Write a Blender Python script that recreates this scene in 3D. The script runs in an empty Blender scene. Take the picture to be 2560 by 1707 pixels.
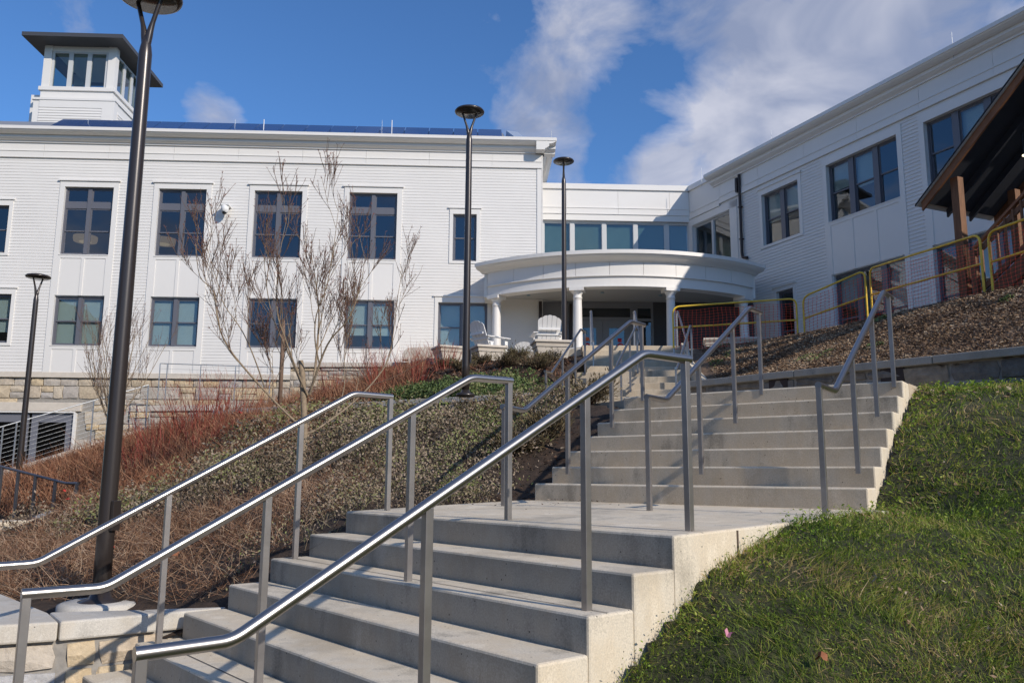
import bpy, bmesh, math, random
import numpy as np
from mathutils import Matrix, Vector
R = math.radians
rng = np.random.default_rng(7)
random.seed(7)
scene = bpy.context.scene
col = scene.collection

# ------------------------------------------------------------------ camera (eye at the origin, heights are metres from eye level)
pi_, ro_ = R(9.167), R(-0.34)
cd = bpy.data.cameras.new('camera'); cam = bpy.data.objects.new('camera', cd); col.objects.link(cam)
cd.sensor_width = 36; cd.lens = 28.926; cd.clip_start = .05; cd.clip_end = 3000
cr, sr, cp, sp = math.cos(ro_), math.sin(ro_), math.cos(pi_), math.sin(pi_)
cam.matrix_world = Matrix(((cr, sr, 0, 0), (sr * sp, -cr * sp, -cp, 0), (-sr * cp, cr * cp, -sp, 0), (0, 0, 0, 1)))
scene.camera = cam

# ------------------------------------------------------------------ light
SUN_AZ, SUN_EL = R(46), R(28.5)          # azimuth from "behind the camera" towards the right
sdir = Vector((math.sin(SUN_AZ) * math.cos(SUN_EL), -math.cos(SUN_AZ) * math.cos(SUN_EL), math.sin(SUN_EL)))
sl = bpy.data.lights.new('sun', 'SUN'); sl.energy = 4.0; sl.angle = R(.53); sl.color = (1, .905, .79)
so = bpy.data.objects.new('sun', sl); col.objects.link(so)
so.rotation_euler = (-sdir).to_track_quat('-Z', 'Y').to_euler(); so.location = (20, -20, 30)

world = bpy.data.worlds.new('World'); scene.world = world; world.use_nodes = True
W = world.node_tree; W.nodes.clear()
def wn(t, **k):
    n = W.nodes.new(t)
    for a, b in k.items(): setattr(n, a, b)
    return n
def wmath(op, a, b=None, c=None, clamp=False):
    n = wn('ShaderNodeMath', operation=op, use_clamp=clamp)
    for i, v in enumerate((a, b, c)):
        if v is None: continue
        if isinstance(v, (int, float)): n.inputs[i].default_value = v
        else: W.links.new(v, n.inputs[i])
    return n.outputs[0]
sky = wn('ShaderNodeTexSky', sky_type='NISHITA'); sky.sun_disc = False
sky.sun_elevation = SUN_EL; sky.sun_rotation = R(180) - SUN_AZ
sky.air_density = 1.0; sky.dust_density = .35; sky.ozone_density = 3.2; sky.altitude = 100
tc = wn('ShaderNodeTexCoord')
dirv = tc.outputs['Generated']
mp = wn('ShaderNodeMapping'); W.links.new(dirv, mp.inputs['Vector']); mp.inputs['Scale'].default_value = (1, 1, 1.35)
n1 = wn('ShaderNodeTexNoise'); W.links.new(mp.outputs[0], n1.inputs['Vector']); n1.inputs['Scale'].default_value = 8.5; n1.inputs['Detail'].default_value = 11; n1.inputs['Roughness'].default_value = .57; n1.inputs['Distortion'].default_value = .35
n2 = wn('ShaderNodeTexNoise'); W.links.new(mp.outputs[0], n2.inputs['Vector']); n2.inputs['Scale'].default_value = 6.0; n2.inputs['Detail'].default_value = 5; n2.inputs['Distortion'].default_value = .6
bias = None
def blob(d, w, c0, c1):
    global bias
    v = Vector(d).normalized()
    dp = wn('ShaderNodeVectorMath', operation='DOT_PRODUCT'); W.links.new(dirv, dp.inputs[0]); dp.inputs[1].default_value = v
    mr = wn('ShaderNodeMapRange', interpolation_type='SMOOTHSTEP'); W.links.new(dp.outputs['Value'], mr.inputs[0])
    mr.inputs[1].default_value = c0; mr.inputs[2].default_value = c1; mr.inputs[3].default_value = 0; mr.inputs[4].default_value = w
    o = mr.outputs[0]
    bias = o if bias is None else wmath('ADD', bias, o)
def deg(a): return math.cos(R(a))
# the clouds that stand over the right hand wing and beside the end of the left block, and the clear air left of them
BLOBS = [((.021, .868, .497), .24, 8), ((.021, .892, .451), .16, 5), ((.041, .911, .410), .30, 5), ((.056, .928, .368), .34, 3.6), ((.080, .867, .492), .24, 6),
         ((.270, .837, .476), .26, 7), ((.366, .807, .464), .30, 9), ((.215, .896, .390), .36, 5), ((.317, .855, .410), .28, 8), ((.433, .772, .466), .32, 10), ((.159, .924, .347), .40, 4),
         ((-.333, .856, .397), .42, 2.8), ((-.455, .770, .448), .30, 2.6), ((.152, .887, .436), -.34, 4.6), ((.117, .925, .362), -.24, 2.4), ((-.258, .843, .471), -.42, 27), ((.244, .861, .446), -.14, 2), ((-.086, .894, .441), -.20, 5)]
for d_, w_, r_ in BLOBS: blob(d_, w_, deg(r_), deg(r_ * .15))
dens = wmath('ADD', wmath('MULTIPLY_ADD', n1.outputs['Fac'], 2.1, -.55), bias)
dens = wmath('MULTIPLY', wmath('SUBTRACT', dens, .44), 1.8, clamp=True)
dens = wmath('MULTIPLY', dens, .88)
shade = wn('ShaderNodeMapRange'); W.links.new(n2.outputs['Fac'], shade.inputs[0]); shade.inputs[1].default_value = .38; shade.inputs[2].default_value = .60
cm = wn('ShaderNodeMix', data_type='RGBA'); W.links.new(shade.outputs[0], cm.inputs[0])
cm.inputs[6].default_value = (3.0, 3.5, 5.0, 1); cm.inputs[7].default_value = (6.6, 6.7, 7.6, 1)
tint = wn('ShaderNodeMix', data_type='RGBA', blend_type='MULTIPLY'); tint.inputs[0].default_value = 1
W.links.new(sky.outputs[0], tint.inputs[6]); tint.inputs[7].default_value = (.76, 1.13, 1.52, 1)
mixs = wn('ShaderNodeMix', data_type='RGBA'); W.links.new(dens, mixs.inputs[0]); W.links.new(tint.outputs[2], mixs.inputs[6]); W.links.new(cm.outputs[2], mixs.inputs[7])
bg = wn('ShaderNodeBackground'); W.links.new(mixs.outputs[2], bg.inputs[0]); bg.inputs[1].default_value = .10
wo = wn('ShaderNodeOutputWorld'); W.links.new(bg.outputs[0], wo.inputs[0])
vs = scene.view_settings; vs.view_transform = 'Standard'; vs.look = 'None'; vs.exposure = 0; vs.gamma = 1; vs.use_curve_mapping = False
scene.cycles.max_bounces = 8; scene.cycles.transparent_max_bounces = 12; scene.cycles.caustics_reflective = False; scene.cycles.caustics_refractive = False

# ------------------------------------------------------------------ materials
def new_mat(name):
    m = bpy.data.materials.new(name); m.use_nodes = True
    return m, m.node_tree, m.node_tree.nodes['Principled BSDF']
def mix_ramp(nt, fac, stops):
    r = nt.nodes.new('ShaderNodeValToRGB'); el = r.color_ramp.elements
    while len(el) > 1: el.remove(el[-1])
    el[0].position = stops[0][0]; el[0].color = (*stops[0][1], 1)
    for p, c in stops[1:]:
        e = el.new(p); e.color = (*c, 1)
    nt.links.new(fac, r.inputs[0]); return r.outputs[0]
def noise(nt, scale, detail=6, rough=.6, coord='pos', stretch=None):
    if coord == 'pos': src = nt.nodes.new('ShaderNodeNewGeometry').outputs['Position']
    else: src = nt.nodes.new('ShaderNodeTexCoord').outputs['Object']
    if stretch:
        mpn = nt.nodes.new('ShaderNodeMapping'); nt.links.new(src, mpn.inputs[0]); mpn.inputs['Scale'].default_value = stretch; src = mpn.outputs[0]
    n = nt.nodes.new('ShaderNodeTexNoise'); nt.links.new(src, n.inputs['Vector'])
    n.inputs['Scale'].default_value = scale; n.inputs['Detail'].default_value = detail; n.inputs['Roughness'].default_value = rough
    return n.outputs['Fac']
def bump(nt, b, h, strength, dist=.02):
    bn = nt.nodes.new('ShaderNodeBump'); bn.inputs['Strength'].default_value = strength; bn.inputs['Distance'].default_value = dist
    nt.links.new(h, bn.inputs['Height']); nt.links.new(bn.outputs[0], b.inputs['Normal'])
def M(name, c, rough=.5, metal=0., var=0., vscale=3., bmp=0., bscale=40., spec=.5, stretch=None):
    m, nt, b = new_mat(name)
    b.inputs['Roughness'].default_value = rough; b.inputs['Metallic'].default_value = metal; b.inputs['Specular IOR Level'].default_value = spec
    if var:
        lo = tuple(x * (1 - var) for x in c); hi = tuple(min(1, x * (1 + var)) for x in c)
        nt.links.new(mix_ramp(nt, noise(nt, vscale, stretch=stretch), [(.3, lo), (.7, hi)]), b.inputs['Base Color'])
    else: b.inputs['Base Color'].default_value = (*c, 1)
    if bmp: bump(nt, b, noise(nt, bscale, 4), bmp)
    return m
def MR(name, stops, rough=.8, nvar=.25, nscale=18., bmp=.4, bscale=60.):
    """colour picked per object, broken up by noise"""
    m, nt, b = new_mat(name); b.inputs['Roughness'].default_value = rough
    oi = nt.nodes.new('ShaderNodeObjectInfo')
    base = mix_ramp(nt, oi.outputs['Random'], stops)
    hv = nt.nodes.new('ShaderNodeHueSaturation'); nt.links.new(base, hv.inputs['Color'])
    mr = nt.nodes.new('ShaderNodeMapRange'); nt.links.new(noise(nt, nscale), mr.inputs[0]); mr.inputs[1].default_value = .3; mr.inputs[2].default_value = .7
    mr.inputs[3].default_value = 1 - nvar; mr.inputs[4].default_value = 1 + nvar
    nt.links.new(mr.outputs[0], hv.inputs['Value']); nt.links.new(hv.outputs[0], b.inputs['Base Color'])
    if bmp: bump(nt, b, noise(nt, bscale, 5), bmp)
    return m
def MT(name, stops, rough=.7, patch=0., pscale=1.2, trans=0.):
    """colour picked per leaf / blade from the tint attribute, shifted by a large patch noise"""
    m, nt, b = new_mat(name); b.inputs['Roughness'].default_value = rough; b.inputs['Specular IOR Level'].default_value = .3
    a = nt.nodes.new('ShaderNodeAttribute'); a.attribute_name = 'tint'
    f = a.outputs['Fac']
    if patch:
        mr = nt.nodes.new('ShaderNodeMapRange'); nt.links.new(noise(nt, pscale, 3), mr.inputs[0]); mr.inputs[1].default_value = .35; mr.inputs[2].default_value = .65
        mr.inputs[3].default_value = -patch; mr.inputs[4].default_value = patch
        ad = nt.nodes.new('ShaderNodeMath'); ad.operation = 'ADD'; ad.use_clamp = True; nt.links.new(f, ad.inputs[0]); nt.links.new(mr.outputs[0], ad.inputs[1]); f = ad.outputs[0]
    c = mix_ramp(nt, f, stops); nt.links.new(c, b.inputs['Base Color'])
    if trans:
        t = nt.nodes.new('ShaderNodeBsdfTranslucent'); nt.links.new(c, t.inputs[0])
        mx = nt.nodes.new('ShaderNodeMixShader'); mx.inputs[0].default_value = trans
        nt.links.new(b.outputs[0], mx.inputs[1]); nt.links.new(t.outputs[0], mx.inputs[2])
        nt.links.new(mx.outputs[0], nt.nodes['Material Output'].inputs[0])
    return m
def glass(name, tint_, ior=1.9):
    m, nt, b = new_mat(name); nt.nodes.remove(b)
    t = nt.nodes.new('ShaderNodeBsdfTransparent'); t.inputs[0].default_value = (*tint_, 1)
    g = nt.nodes.new('ShaderNodeBsdfGlossy'); g.inputs[0].default_value = (.9, .95, 1, 1); g.inputs['Roughness'].default_value = .015
    f = nt.nodes.new('ShaderNodeFresnel'); f.inputs[0].default_value = ior
    bn = nt.nodes.new('ShaderNodeBump'); bn.inputs['Strength'].default_value = .02; bn.inputs['Distance'].default_value = .05
    nt.links.new(noise(nt, .8, 1), bn.inputs['Height']); nt.links.new(bn.outputs[0], g.inputs['Normal']); nt.links.new(bn.outputs[0], f.inputs['Normal'])
    mx = nt.nodes.new('ShaderNodeMixShader'); nt.links.new(f.outputs[0], mx.inputs[0]); nt.links.new(t.outputs[0], mx.inputs[1]); nt.links.new(g.outputs[0], mx.inputs[2])
    geo = nt.nodes.new('ShaderNodeNewGeometry'); mm = nt.nodes.new('ShaderNodeMath'); mm.operation = 'SUBTRACT'; mm.inputs[0].default_value = 1; nt.links.new(geo.outputs['Backfacing'], mm.inputs[1])
    fm = nt.nodes.new('ShaderNodeMath'); fm.operation = 'MULTIPLY'; nt.links.new(f.outputs[0], fm.inputs[0]); nt.links.new(mm.outputs[0], fm.inputs[1]); nt.links.new(fm.outputs[0], mx.inputs[0])
    nt.links.new(mx.outputs[0], nt.nodes['Material Output'].inputs[0]); return m
def emit(name, c, s):
    m, nt, b = new_mat(name); b.inputs['Emission Color'].default_value = (*c, 1); b.inputs['Emission Strength'].default_value = s; b.inputs['Base Color'].default_value = (*c, 1); return m
def concrete(name, c, stain=.2):
    m, nt, b = new_mat(name); b.inputs['Roughness'].default_value = .85; b.inputs['Specular IOR Level'].default_value = .25
    big = noise(nt, 2.2, 3.5, .5); fine = noise(nt, 60, 4, .7); streak = noise(nt, 8, 3, .5, stretch=(1, 1, .15))
    a = nt.nodes.new('ShaderNodeMath'); a.operation = 'MULTIPLY_ADD'; nt.links.new(streak, a.inputs[0]); a.inputs[1].default_value = .55; nt.links.new(big, a.inputs[2])
    a2 = nt.nodes.new('ShaderNodeMath'); a2.operation = 'MULTIPLY_ADD'; nt.links.new(fine, a2.inputs[0]); a2.inputs[1].default_value = .28; nt.links.new(a.outputs[0], a2.inputs[2])
    lo = tuple(x * (1 - stain) for x in c); hi = tuple(x * (1 + stain * .45) for x in c); warm = (c[0] * .93, c[1] * .86, c[2] * .76)
    nr = nt.nodes.new('ShaderNodeMapRange'); nt.links.new(a2.outputs[0], nr.inputs[0]); nr.inputs[1].default_value = .62; nr.inputs[2].default_value = 1.22
    cc = mix_ramp(nt, nr.outputs[0], [(.05, lo), (.38, c), (.66, tuple((a + b) / 2 for a, b in zip(c, warm))), (.95, hi)])
    # pits left by air bubbles
    vo = nt.nodes.new('ShaderNodeTexVoronoi'); nt.links.new(nt.nodes.new('ShaderNodeNewGeometry').outputs['Position'], vo.inputs['Vector']); vo.inputs['Scale'].default_value = 19; vo.inputs['Randomness'].default_value = 1
    pr = nt.nodes.new('ShaderNodeMapRange'); nt.links.new(vo.outputs['Distance'], pr.inputs[0]); pr.inputs[1].default_value = .06; pr.inputs[2].default_value = .11; pr.inputs[3].default_value = .22; pr.inputs[4].default_value = 1
    gate = nt.nodes.new('ShaderNodeMath'); gate.operation = 'GREATER_THAN'; nt.links.new(noise(nt, 5, 2), gate.inputs[0]); gate.inputs[1].default_value = .52
    pm = nt.nodes.new('ShaderNodeMix'); pm.data_type = 'FLOAT'; nt.links.new(gate.outputs[0], pm.inputs[0]); pm.inputs[2].default_value = 1; nt.links.new(pr.outputs[0], pm.inputs[3])
    mul = nt.nodes.new('ShaderNodeMix'); mul.data_type = 'RGBA'; mul.blend_type = 'MULTIPLY'; mul.inputs[0].default_value = 1
    nt.links.new(cc, mul.inputs[6]); nt.links.new(pm.outputs[0], mul.inputs[7])
    sr_ = nt.nodes.new('ShaderNodeMapRange'); sr_.interpolation_type = 'SMOOTHSTEP'; nt.links.new(noise(nt, 1.35, 7, .62, stretch=(1, 1, .7)), sr_.inputs[0]); sr_.inputs[1].default_value = .50; sr_.inputs[2].default_value = .66; sr_.inputs[3].default_value = 1; sr_.inputs[4].default_value = .80
    sm_ = nt.nodes.new('ShaderNodeMix'); sm_.data_type = 'RGBA'; sm_.blend_type = 'MULTIPLY'; sm_.inputs[0].default_value = 1; nt.links.new(mul.outputs[2], sm_.inputs[6]); nt.links.new(sr_.outputs[0], sm_.inputs[7])
    sp2 = nt.nodes.new('ShaderNodeMapRange'); nt.links.new(noise(nt, 120, 2, .6), sp2.inputs[0]); sp2.inputs[1].default_value = .30; sp2.inputs[2].default_value = .70; sp2.inputs[3].default_value = .86; sp2.inputs[4].default_value = 1.10
    sx_ = nt.nodes.new('ShaderNodeMix'); sx_.data_type = 'RGBA'; sx_.blend_type = 'MULTIPLY'; sx_.inputs[0].default_value = 1; nt.links.new(sm_.outputs[2], sx_.inputs[6]); nt.links.new(sp2.outputs[0], sx_.inputs[7])
    nt.links.new(sx_.outputs[2], b.inputs['Base Color'])
    bump(nt, b, a2.outputs[0], .22, .02); return m

white = M('white_siding_paint', (.73, .71, .675), .45, var=.03, vscale=.9)
trim = M('white_trim_paint', (.745, .725, .69), .4, var=.02, vscale=.6)
sheath = M('white_sheathing', (.7, .7, .69), .7)
greyframe = M('grey_window_frame', (.125, .128, .15), .4)
lightframe = M('pale_aluminium_frame', (.55, .56, .56), .4)
clear = glass('window_glass', (.76, .81, .81), 2.05)
teal = glass('teal_window_glass', (.54, .63, .63), 1.95)
dark = glass('smoked_glass', (.12, .18, .20), 1.9)
blindm = M('window_blind_cloth', (.62, .655, .62), .9, var=.06, vscale=2)
room = M('room_plaster', (.17, .18, .21), .9)
roomfloor = M('room_carpet', (.06, .06, .07), .9)
bronze = M('dark_bronze_paint', (.040, .032, .029), .30, .25, spec=.7)
brownmetal = M('brown_metal', (.035, .022, .018), .4, .2)
ledm = M('lamp_lens', (.05, .05, .05), .15)
concr = concrete('pale_concrete', (.68, .605, .48), .38)
concr_shade = concrete('shaded_riser_concrete', (.41, .37, .305), .36)
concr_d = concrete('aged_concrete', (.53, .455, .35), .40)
capm = concrete('cast_cap_stone', (.58, .55, .49), .24)
cap_d = concrete('shaded_cap_stone', (.34, .325, .29), .34)  # cast cap stone darkened to hold the retaining wall's shade
limest = M('cast_stone', (.60, .54, .46), .8, var=.08, vscale=4, bmp=.1, bscale=80)
stone = MR('ashlar_stone', [(0, (.37, .335, .29)), (.18, (.46, .41, .35)), (.34, (.53, .42, .27)), (.5, (.53, .465, .375)), (.66, (.41, .38, .35)), (.84, (.54, .415, .25)), (1, (.57, .50, .40))], .85, .2, 14, .6, 35)
stone_g = MR('grey_field_stone', [(0, (.12, .11, .10)), (.3, (.22, .195, .16)), (.6, (.16, .155, .15)), (.8, (.26, .19, .11)), (1, (.27, .235, .19))], .85, .3, 10, .7, 25)
stone_w = MR('warm_field_stone', [(0, (.55, .46, .32)), (.3, (.52, .47, .38)), (.55, (.46, .46, .47)), (.8, (.56, .43, .25)), (1, (.50, .42, .33))], .8, .22, 9, .7, 30)
mortar = M('mortar', (.30, .28, .25), .95, var=.15, vscale=20, bmp=.3)
steel, snt, sb = new_mat('brushed_stainless')
sb.inputs['Base Color'].default_value = (.42, .395, .37, 1); sb.inputs['Metallic'].default_value = 1; sb.inputs['Roughness'].default_value = .31
steel_p = M('stainless_post', (.36, .34, .325), .36, .8, var=.15, vscale=6)
darksteel = M('dark_rail_steel', (.20, .20, .22), .4, .8)
galv = M('galvanised_steel', (.50, .52, .53), .5, .8, var=.15, vscale=12)
yellow = M('yellow_tube_paint', (.80, .53, .045), .4, var=.18, vscale=9)
orange = M('orange_plastic_net', (.78, .085, .03), .6)
timber = M('stained_timber', (.17, .08, .038), .7, var=.3, vscale=5, stretch=(6, 6, .8), bmp=.15)
timber_b = M('orange_brown_fascia', (.24, .10, .04), .6, var=.2, vscale=5)
decking = M('dark_roof_underlay', (.02, .024, .035), .8)
shingle = M('dark_roof_shingle', (.03, .03, .034), .9, var=.3, vscale=30)
roofm = M('grey_metal_roof', (.30, .31, .33), .45, .3)
cupm = M('charcoal_metal', (.075, .075, .08), .45, .2)
solar = M('solar_cell_glass', (.035, .075, .20), .12, spec=.9)
soilm = M('dark_soil', (.045, .028, .018), .95, var=.5, vscale=8, bmp=.8, bscale=35)
mulchm = M('bark_mulch_ground', (.16, .105, .066), .95, var=.5, vscale=14, bmp=.9, bscale=50)
turfm = M('turf_soil', (.04, .042, .016), .95, var=.5, vscale=7, bmp=.8, bscale=40)
groundm = M('far_ground', (.19, .155, .095), .95, var=.3, vscale=.3)
bark = M('grey_tan_bark', (.275, .21, .14), .85, var=.3, vscale=22, bmp=.4, bscale=90)
budm = M('red_brown_twig', (.16, .07, .045), .8)
grassm = MT('lawn_grass', [(0, (.05, .09, .013)), (.3, (.15, .23, .028)), (.5, (.27, .355, .048)), (.68, (.40, .40, .085)), (.82, (.52, .36, .16)), (1, (.64, .48, .28))], .5, .30, .95, .45)
cloverm = MT('clover_leaf', [(0, (.06, .13, .016)), (.55, (.25, .38, .04)), (1, (.42, .45, .085))], .55, .2, 1.5, .42)
deadm = MT('dead_stem', [(0, (.085, .036, .018)), (.4, (.20, .105, .062)), (.75, (.34, .215, .135)), (1, (.46, .34, .24))], .8, .1, 2)
coverm = MT('thyme_leaf', [(0, (.05, .042, .022)), (.28, (.19, .14, .095)), (.5, (.34, .265, .20)), (.68, (.22, .205, .10)), (1, (.19, .24, .065))], .7, .26, 1.1)
greenm = MT('juniper_leaf', [(0, (.028, .045, .016)), (.4, (.085, .13, .04)), (.75, (.16, .21, .07)), (1, (.27, .24, .12))], .65, .15, 1.6)
yewm = MT('yew_leaf', [(0, (.03, .025, .014)), (.4, (.10, .072, .04)), (.75, (.17, .135, .07)), (1, (.13, .16, .05))], .7, .1, 2)
rustm = MT('rust_grass', [(0, (.11, .04, .022)), (.5, (.26, .115, .062)), (1, (.40, .235, .14))], .8, .1, 2)
redm = MT('red_dogwood_stem', [(0, (.12, .018, .014)), (.5, (.24, .036, .028)), (1, (.30, .12, .07))], .6)
chipm = MT('mulch_chip', [(0, (.065, .039, .024)), (.4, (.20, .125, .078)), (.8, (.35, .24, .15)), (1, (.52, .42, .30))], .9, .16, .9)
chipd = MT('dark_mulch_chip', [(0, (.025, .013, .009)), (.6, (.075, .038, .024)), (.95, (.14, .08, .05)), (1, (.4, .33, .25))], .9, .1, 2)
leafm = M('fallen_leaf', (.26, .095, .04), .8, var=.3, vscale=9)
redleaf = M('red_fallen_leaf', (.55, .045, .03), .7)
pinkm = M('pink_petal', (.55, .22, .30), .6)
chairm = M('white_chair_resin', (.80, .80, .79), .4)
lampshade = M('linen_lamp_shade', (.62, .45, .27), .8); _b = lampshade.node_tree.nodes['Principled BSDF']; _b.inputs['Emission Color'].default_value = (1, .68, .40, 1); _b.inputs['Emission Strength'].default_value = .2
posterw = M('poster_paper', (.45, .58, .68), .6); posterr = M('poster_red', (.55, .02, .03), .6); posterb = M('poster_blue', (.06, .09, .30), .6); postero = M('poster_orange', (.6, .16, .07), .6); posterg = M('poster_grey', (.16, .28, .36), .6)
camw = M('white_camera_housing', (.75, .75, .74), .4); black = M('black_plastic', (.012, .012, .012), .3)

# ------------------------------------------------------------------ helpers
def tag(o, label=None, cat=None, group=None, kind=None):
    if label: o['label'] = label
    if cat: o['category'] = cat
    if group: o['group'] = group
    if kind: o['kind'] = kind
    return o
def link(name, me, parent=None, loc=None, rot=None, scl=None, kind=None):
    o = bpy.data.objects.new(name, me); col.objects.link(o)
    if parent is not None: o.parent = parent
    if loc is not None: o.location = loc
    if rot is not None: o.rotation_euler = rot
    if scl is not None: o.scale = scl
    if kind: o['kind'] = kind
    return o
def thing(name, label, cat, loc=(0, 0, 0), rz=0, group=None):
    return tag(link(name, None, None, loc, (0, 0, rz)), label, cat, group)
def npmesh(name, V, F, mat, smooth=False, tint_=None):
    """V (n,3); F list of (m,k) index arrays"""
    me = bpy.data.meshes.new(name); V = np.asarray(V, np.float32)
    F = [np.asarray(f, np.int32) for f in (F if isinstance(F, list) else [F]) if len(f)]
    me.vertices.add(len(V)); me.vertices.foreach_set('co', V.ravel())
    idx = np.concatenate([f.ravel() for f in F]); cnt = np.concatenate([np.full(len(f), f.shape[1], np.int32) for f in F])
    st = np.concatenate([[0], np.cumsum(cnt)[:-1]]).astype(np.int32)
    me.loops.add(len(idx)); me.loops.foreach_set('vertex_index', idx)
    me.polygons.add(len(cnt)); me.polygons.foreach_set('loop_start', st); me.polygons.foreach_set('loop_total', cnt)
    if smooth: me.polygons.foreach_set('use_smooth', np.ones(len(cnt), bool))
    if tint_ is not None:
        at = me.attributes.new('tint', 'FLOAT', 'POINT'); at.data.foreach_set('value', np.asarray(tint_, np.float32))
    me.update(calc_edges=True); me.materials.append(mat); return me
class MB:
    def __init__(s): s.v = []; s.f = []; s.sm = []
    def add(s, V, F, sm=False):
        b = len(s.v); s.v += [tuple(p) for p in V]; s.f += [tuple(i + b for i in f) for f in F]; s.sm += [sm] * len(F); return s
    def box(s, x0, x1, y0, y1, z0, z1):
        return s.add([(x0, y0, z0), (x1, y0, z0), (x1, y1, z0), (x0, y1, z0), (x0, y0, z1), (x1, y0, z1), (x1, y1, z1), (x0, y1, z1)],
                     [(0, 3, 2, 1), (4, 5, 6, 7), (0, 1, 5, 4), (1, 2, 6, 5), (2, 3, 7, 6), (3, 0, 4, 7)])
    def poly(s, pts, z0, z1):
        """prism over a plan polygon; z1 (and z0) a number or one per corner"""
        a = sum(pts[i][0] * pts[(i + 1) % len(pts)][1] - pts[(i + 1) % len(pts)][0] * pts[i][1] for i in range(len(pts)))
        zz = lambda z, i: z if isinstance(z, (int, float)) else z[i]
        ids = list(range(len(pts)))
        if a < 0: ids = ids[::-1]
        n = len(ids)
        V = [(pts[i][0], pts[i][1], zz(z0, i)) for i in ids] + [(pts[i][0], pts[i][1], zz(z1, i)) for i in ids]
        return s.add(V, [tuple(range(n - 1, -1, -1)), tuple(range(n, 2 * n))] + [(i, (i + 1) % n, n + (i + 1) % n, n + i) for i in range(n)])
    def extrude_x(s, prof, x0, x1):
        """closed (y,z) profile run from x0 to x1"""
        n = len(prof)
        a = sum(prof[i][0] * prof[(i + 1) % n][1] - prof[(i + 1) % n][0] * prof[i][1] for i in range(n))
        if a < 0: prof = prof[::-1]
        V = [(x0, y, z) for y, z in prof] + [(x1, y, z) for y, z in prof]
        return s.add(V, [tuple(range(n - 1, -1, -1)), tuple(range(n, 2 * n))] + [(i, (i + 1) % n, n + (i + 1) % n, n + i) for i in range(n)])
    def bar(s, p, q, w, h, up=(0, 0, 1)):
        p, q = Vector(p), Vector(q); d = (q - p).normalized(); u = Vector(up); x = d.cross(u)
        x = x.normalized() if x.length > 1e-4 else Vector((1, 0, 0)); u = x.cross(d)
        c = [p + x * (a * w / 2) + u * (b * h / 2) for a, b in ((-1, -1), (1, -1), (1, 1), (-1, 1))]
        return s.add(c + [k + (q - p) for k in c], [(0, 3, 2, 1), (4, 5, 6, 7), (0, 1, 5, 4), (1, 2, 6, 5), (2, 3, 7, 6), (3, 0, 4, 7)][::1])
    def tube(s, pts, r, n=10, cap=True):
        P = [Vector(p) for p in pts]; m = len(P)
        rr = r if isinstance(r, (list, tuple)) else [r] * m
        x = None; V = []
        for i in range(m):
            d = (P[min(i + 1, m - 1)] - P[max(i - 1, 0)]).normalized()
            if x is None: x = d.orthogonal().normalized()
            x = (x - d * x.dot(d)).normalized(); y = d.cross(x)
            V += [P[i] + (x * math.cos(2 * math.pi * k / n) + y * math.sin(2 * math.pi * k / n)) * rr[i] for k in range(n)]
        F = [(i * n + k, i * n + (k + 1) % n, (i + 1) * n + (k + 1) % n, (i + 1) * n + k) for i in range(m - 1) for k in range(n)]
        s.add(V, F, True)
        if cap: s.add([*V[:n]], [tuple(range(n - 1, -1, -1))]); s.add([*V[-n:]], [tuple(range(n))])
        return s
    def lathe(s, prof, c=(0, 0), n=20):
        V = [(c[0] + r * math.cos(2 * math.pi * k / n), c[1] + r * math.sin(2 * math.pi * k / n), z) for r, z in prof for k in range(n)]
        m = len(prof)
        F = [(i * n + k, i * n + (k + 1) % n, (i + 1) * n + (k + 1) % n, (i + 1) * n + k) for i in range(m - 1) for k in range(n)]
        F += [tuple(range(n - 1, -1, -1)), tuple((m - 1) * n + k for k in range(n))]
        return s.add(V, F, True)
    def mesh(s, name, mat, smooth=None):
        me = bpy.data.meshes.new(name); me.from_pydata(s.v, [], s.f)
        me.polygons.foreach_set('use_smooth', [b if smooth is None else smooth for b in s.sm])
        me.materials.append(mat); me.update(); return me
    def build(s, name, mat, parent=None, bevel=0, kind=None, smooth=None, **k):
        o = link(name, s.mesh(name, mat, smooth), parent, kind=kind, **k)
        if bevel:
            b = o.modifiers.new('bevel', 'BEVEL'); b.material = 0; b.width = bevel; b.segments = 2; b.limit_method = 'ANGLE'; b.angle_limit = R(40)
        return o
def rot2(v, a): return (v[0] * math.cos(a) - v[1] * math.sin(a), v[0] * math.sin(a) + v[1] * math.cos(a))
def fillet(pts, r, n=5):
    """round the corners of a polyline"""
    P = [Vector(p) for p in pts]; out = [P[0]]
    for i in range(1, len(P) - 1):
        a, b, c = P[i - 1], P[i], P[i + 1]; d1 = (a - b); d2 = (c - b); k = min(r, d1.length * .45, d2.length * .45)
        p, q = b + d1.normalized() * k, b + d2.normalized() * k
        for j in range(n + 1):
            t = j / n; out.append(p * (1 - t) ** 2 + b * 2 * t * (1 - t) + q * t * t)
    return out + [P[-1]]
def rbf(cp):
    c = np.array(cp, float); xy = c[:, :2]; n = len(c)
    d = np.linalg.norm(xy[:, None] - xy[None], axis=2); K = np.where(d > 0, d * d * np.log(d + 1e-9), 0) + np.eye(n) * .02
    P = np.c_[np.ones(n), xy]; A = np.block([[K, P], [P.T, np.zeros((3, 3))]]); w = np.linalg.solve(A, np.r_[c[:, 2], 0, 0, 0])
    def h(x, y):
        q = np.stack([np.asarray(x, float).ravel(), np.asarray(y, float).ravel()], -1); out = np.zeros(len(q))
        for s in range(0, len(q), 20000):
            dd = np.linalg.norm(q[s:s + 20000, None] - xy[None], axis=2); out[s:s + 20000] = np.where(dd > 0, dd * dd * np.log(dd + 1e-9), 0) @ w[:n] + w[n] + q[s:s + 20000] @ w[n + 1:]
        return out.reshape(np.shape(x))
    return h
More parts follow.
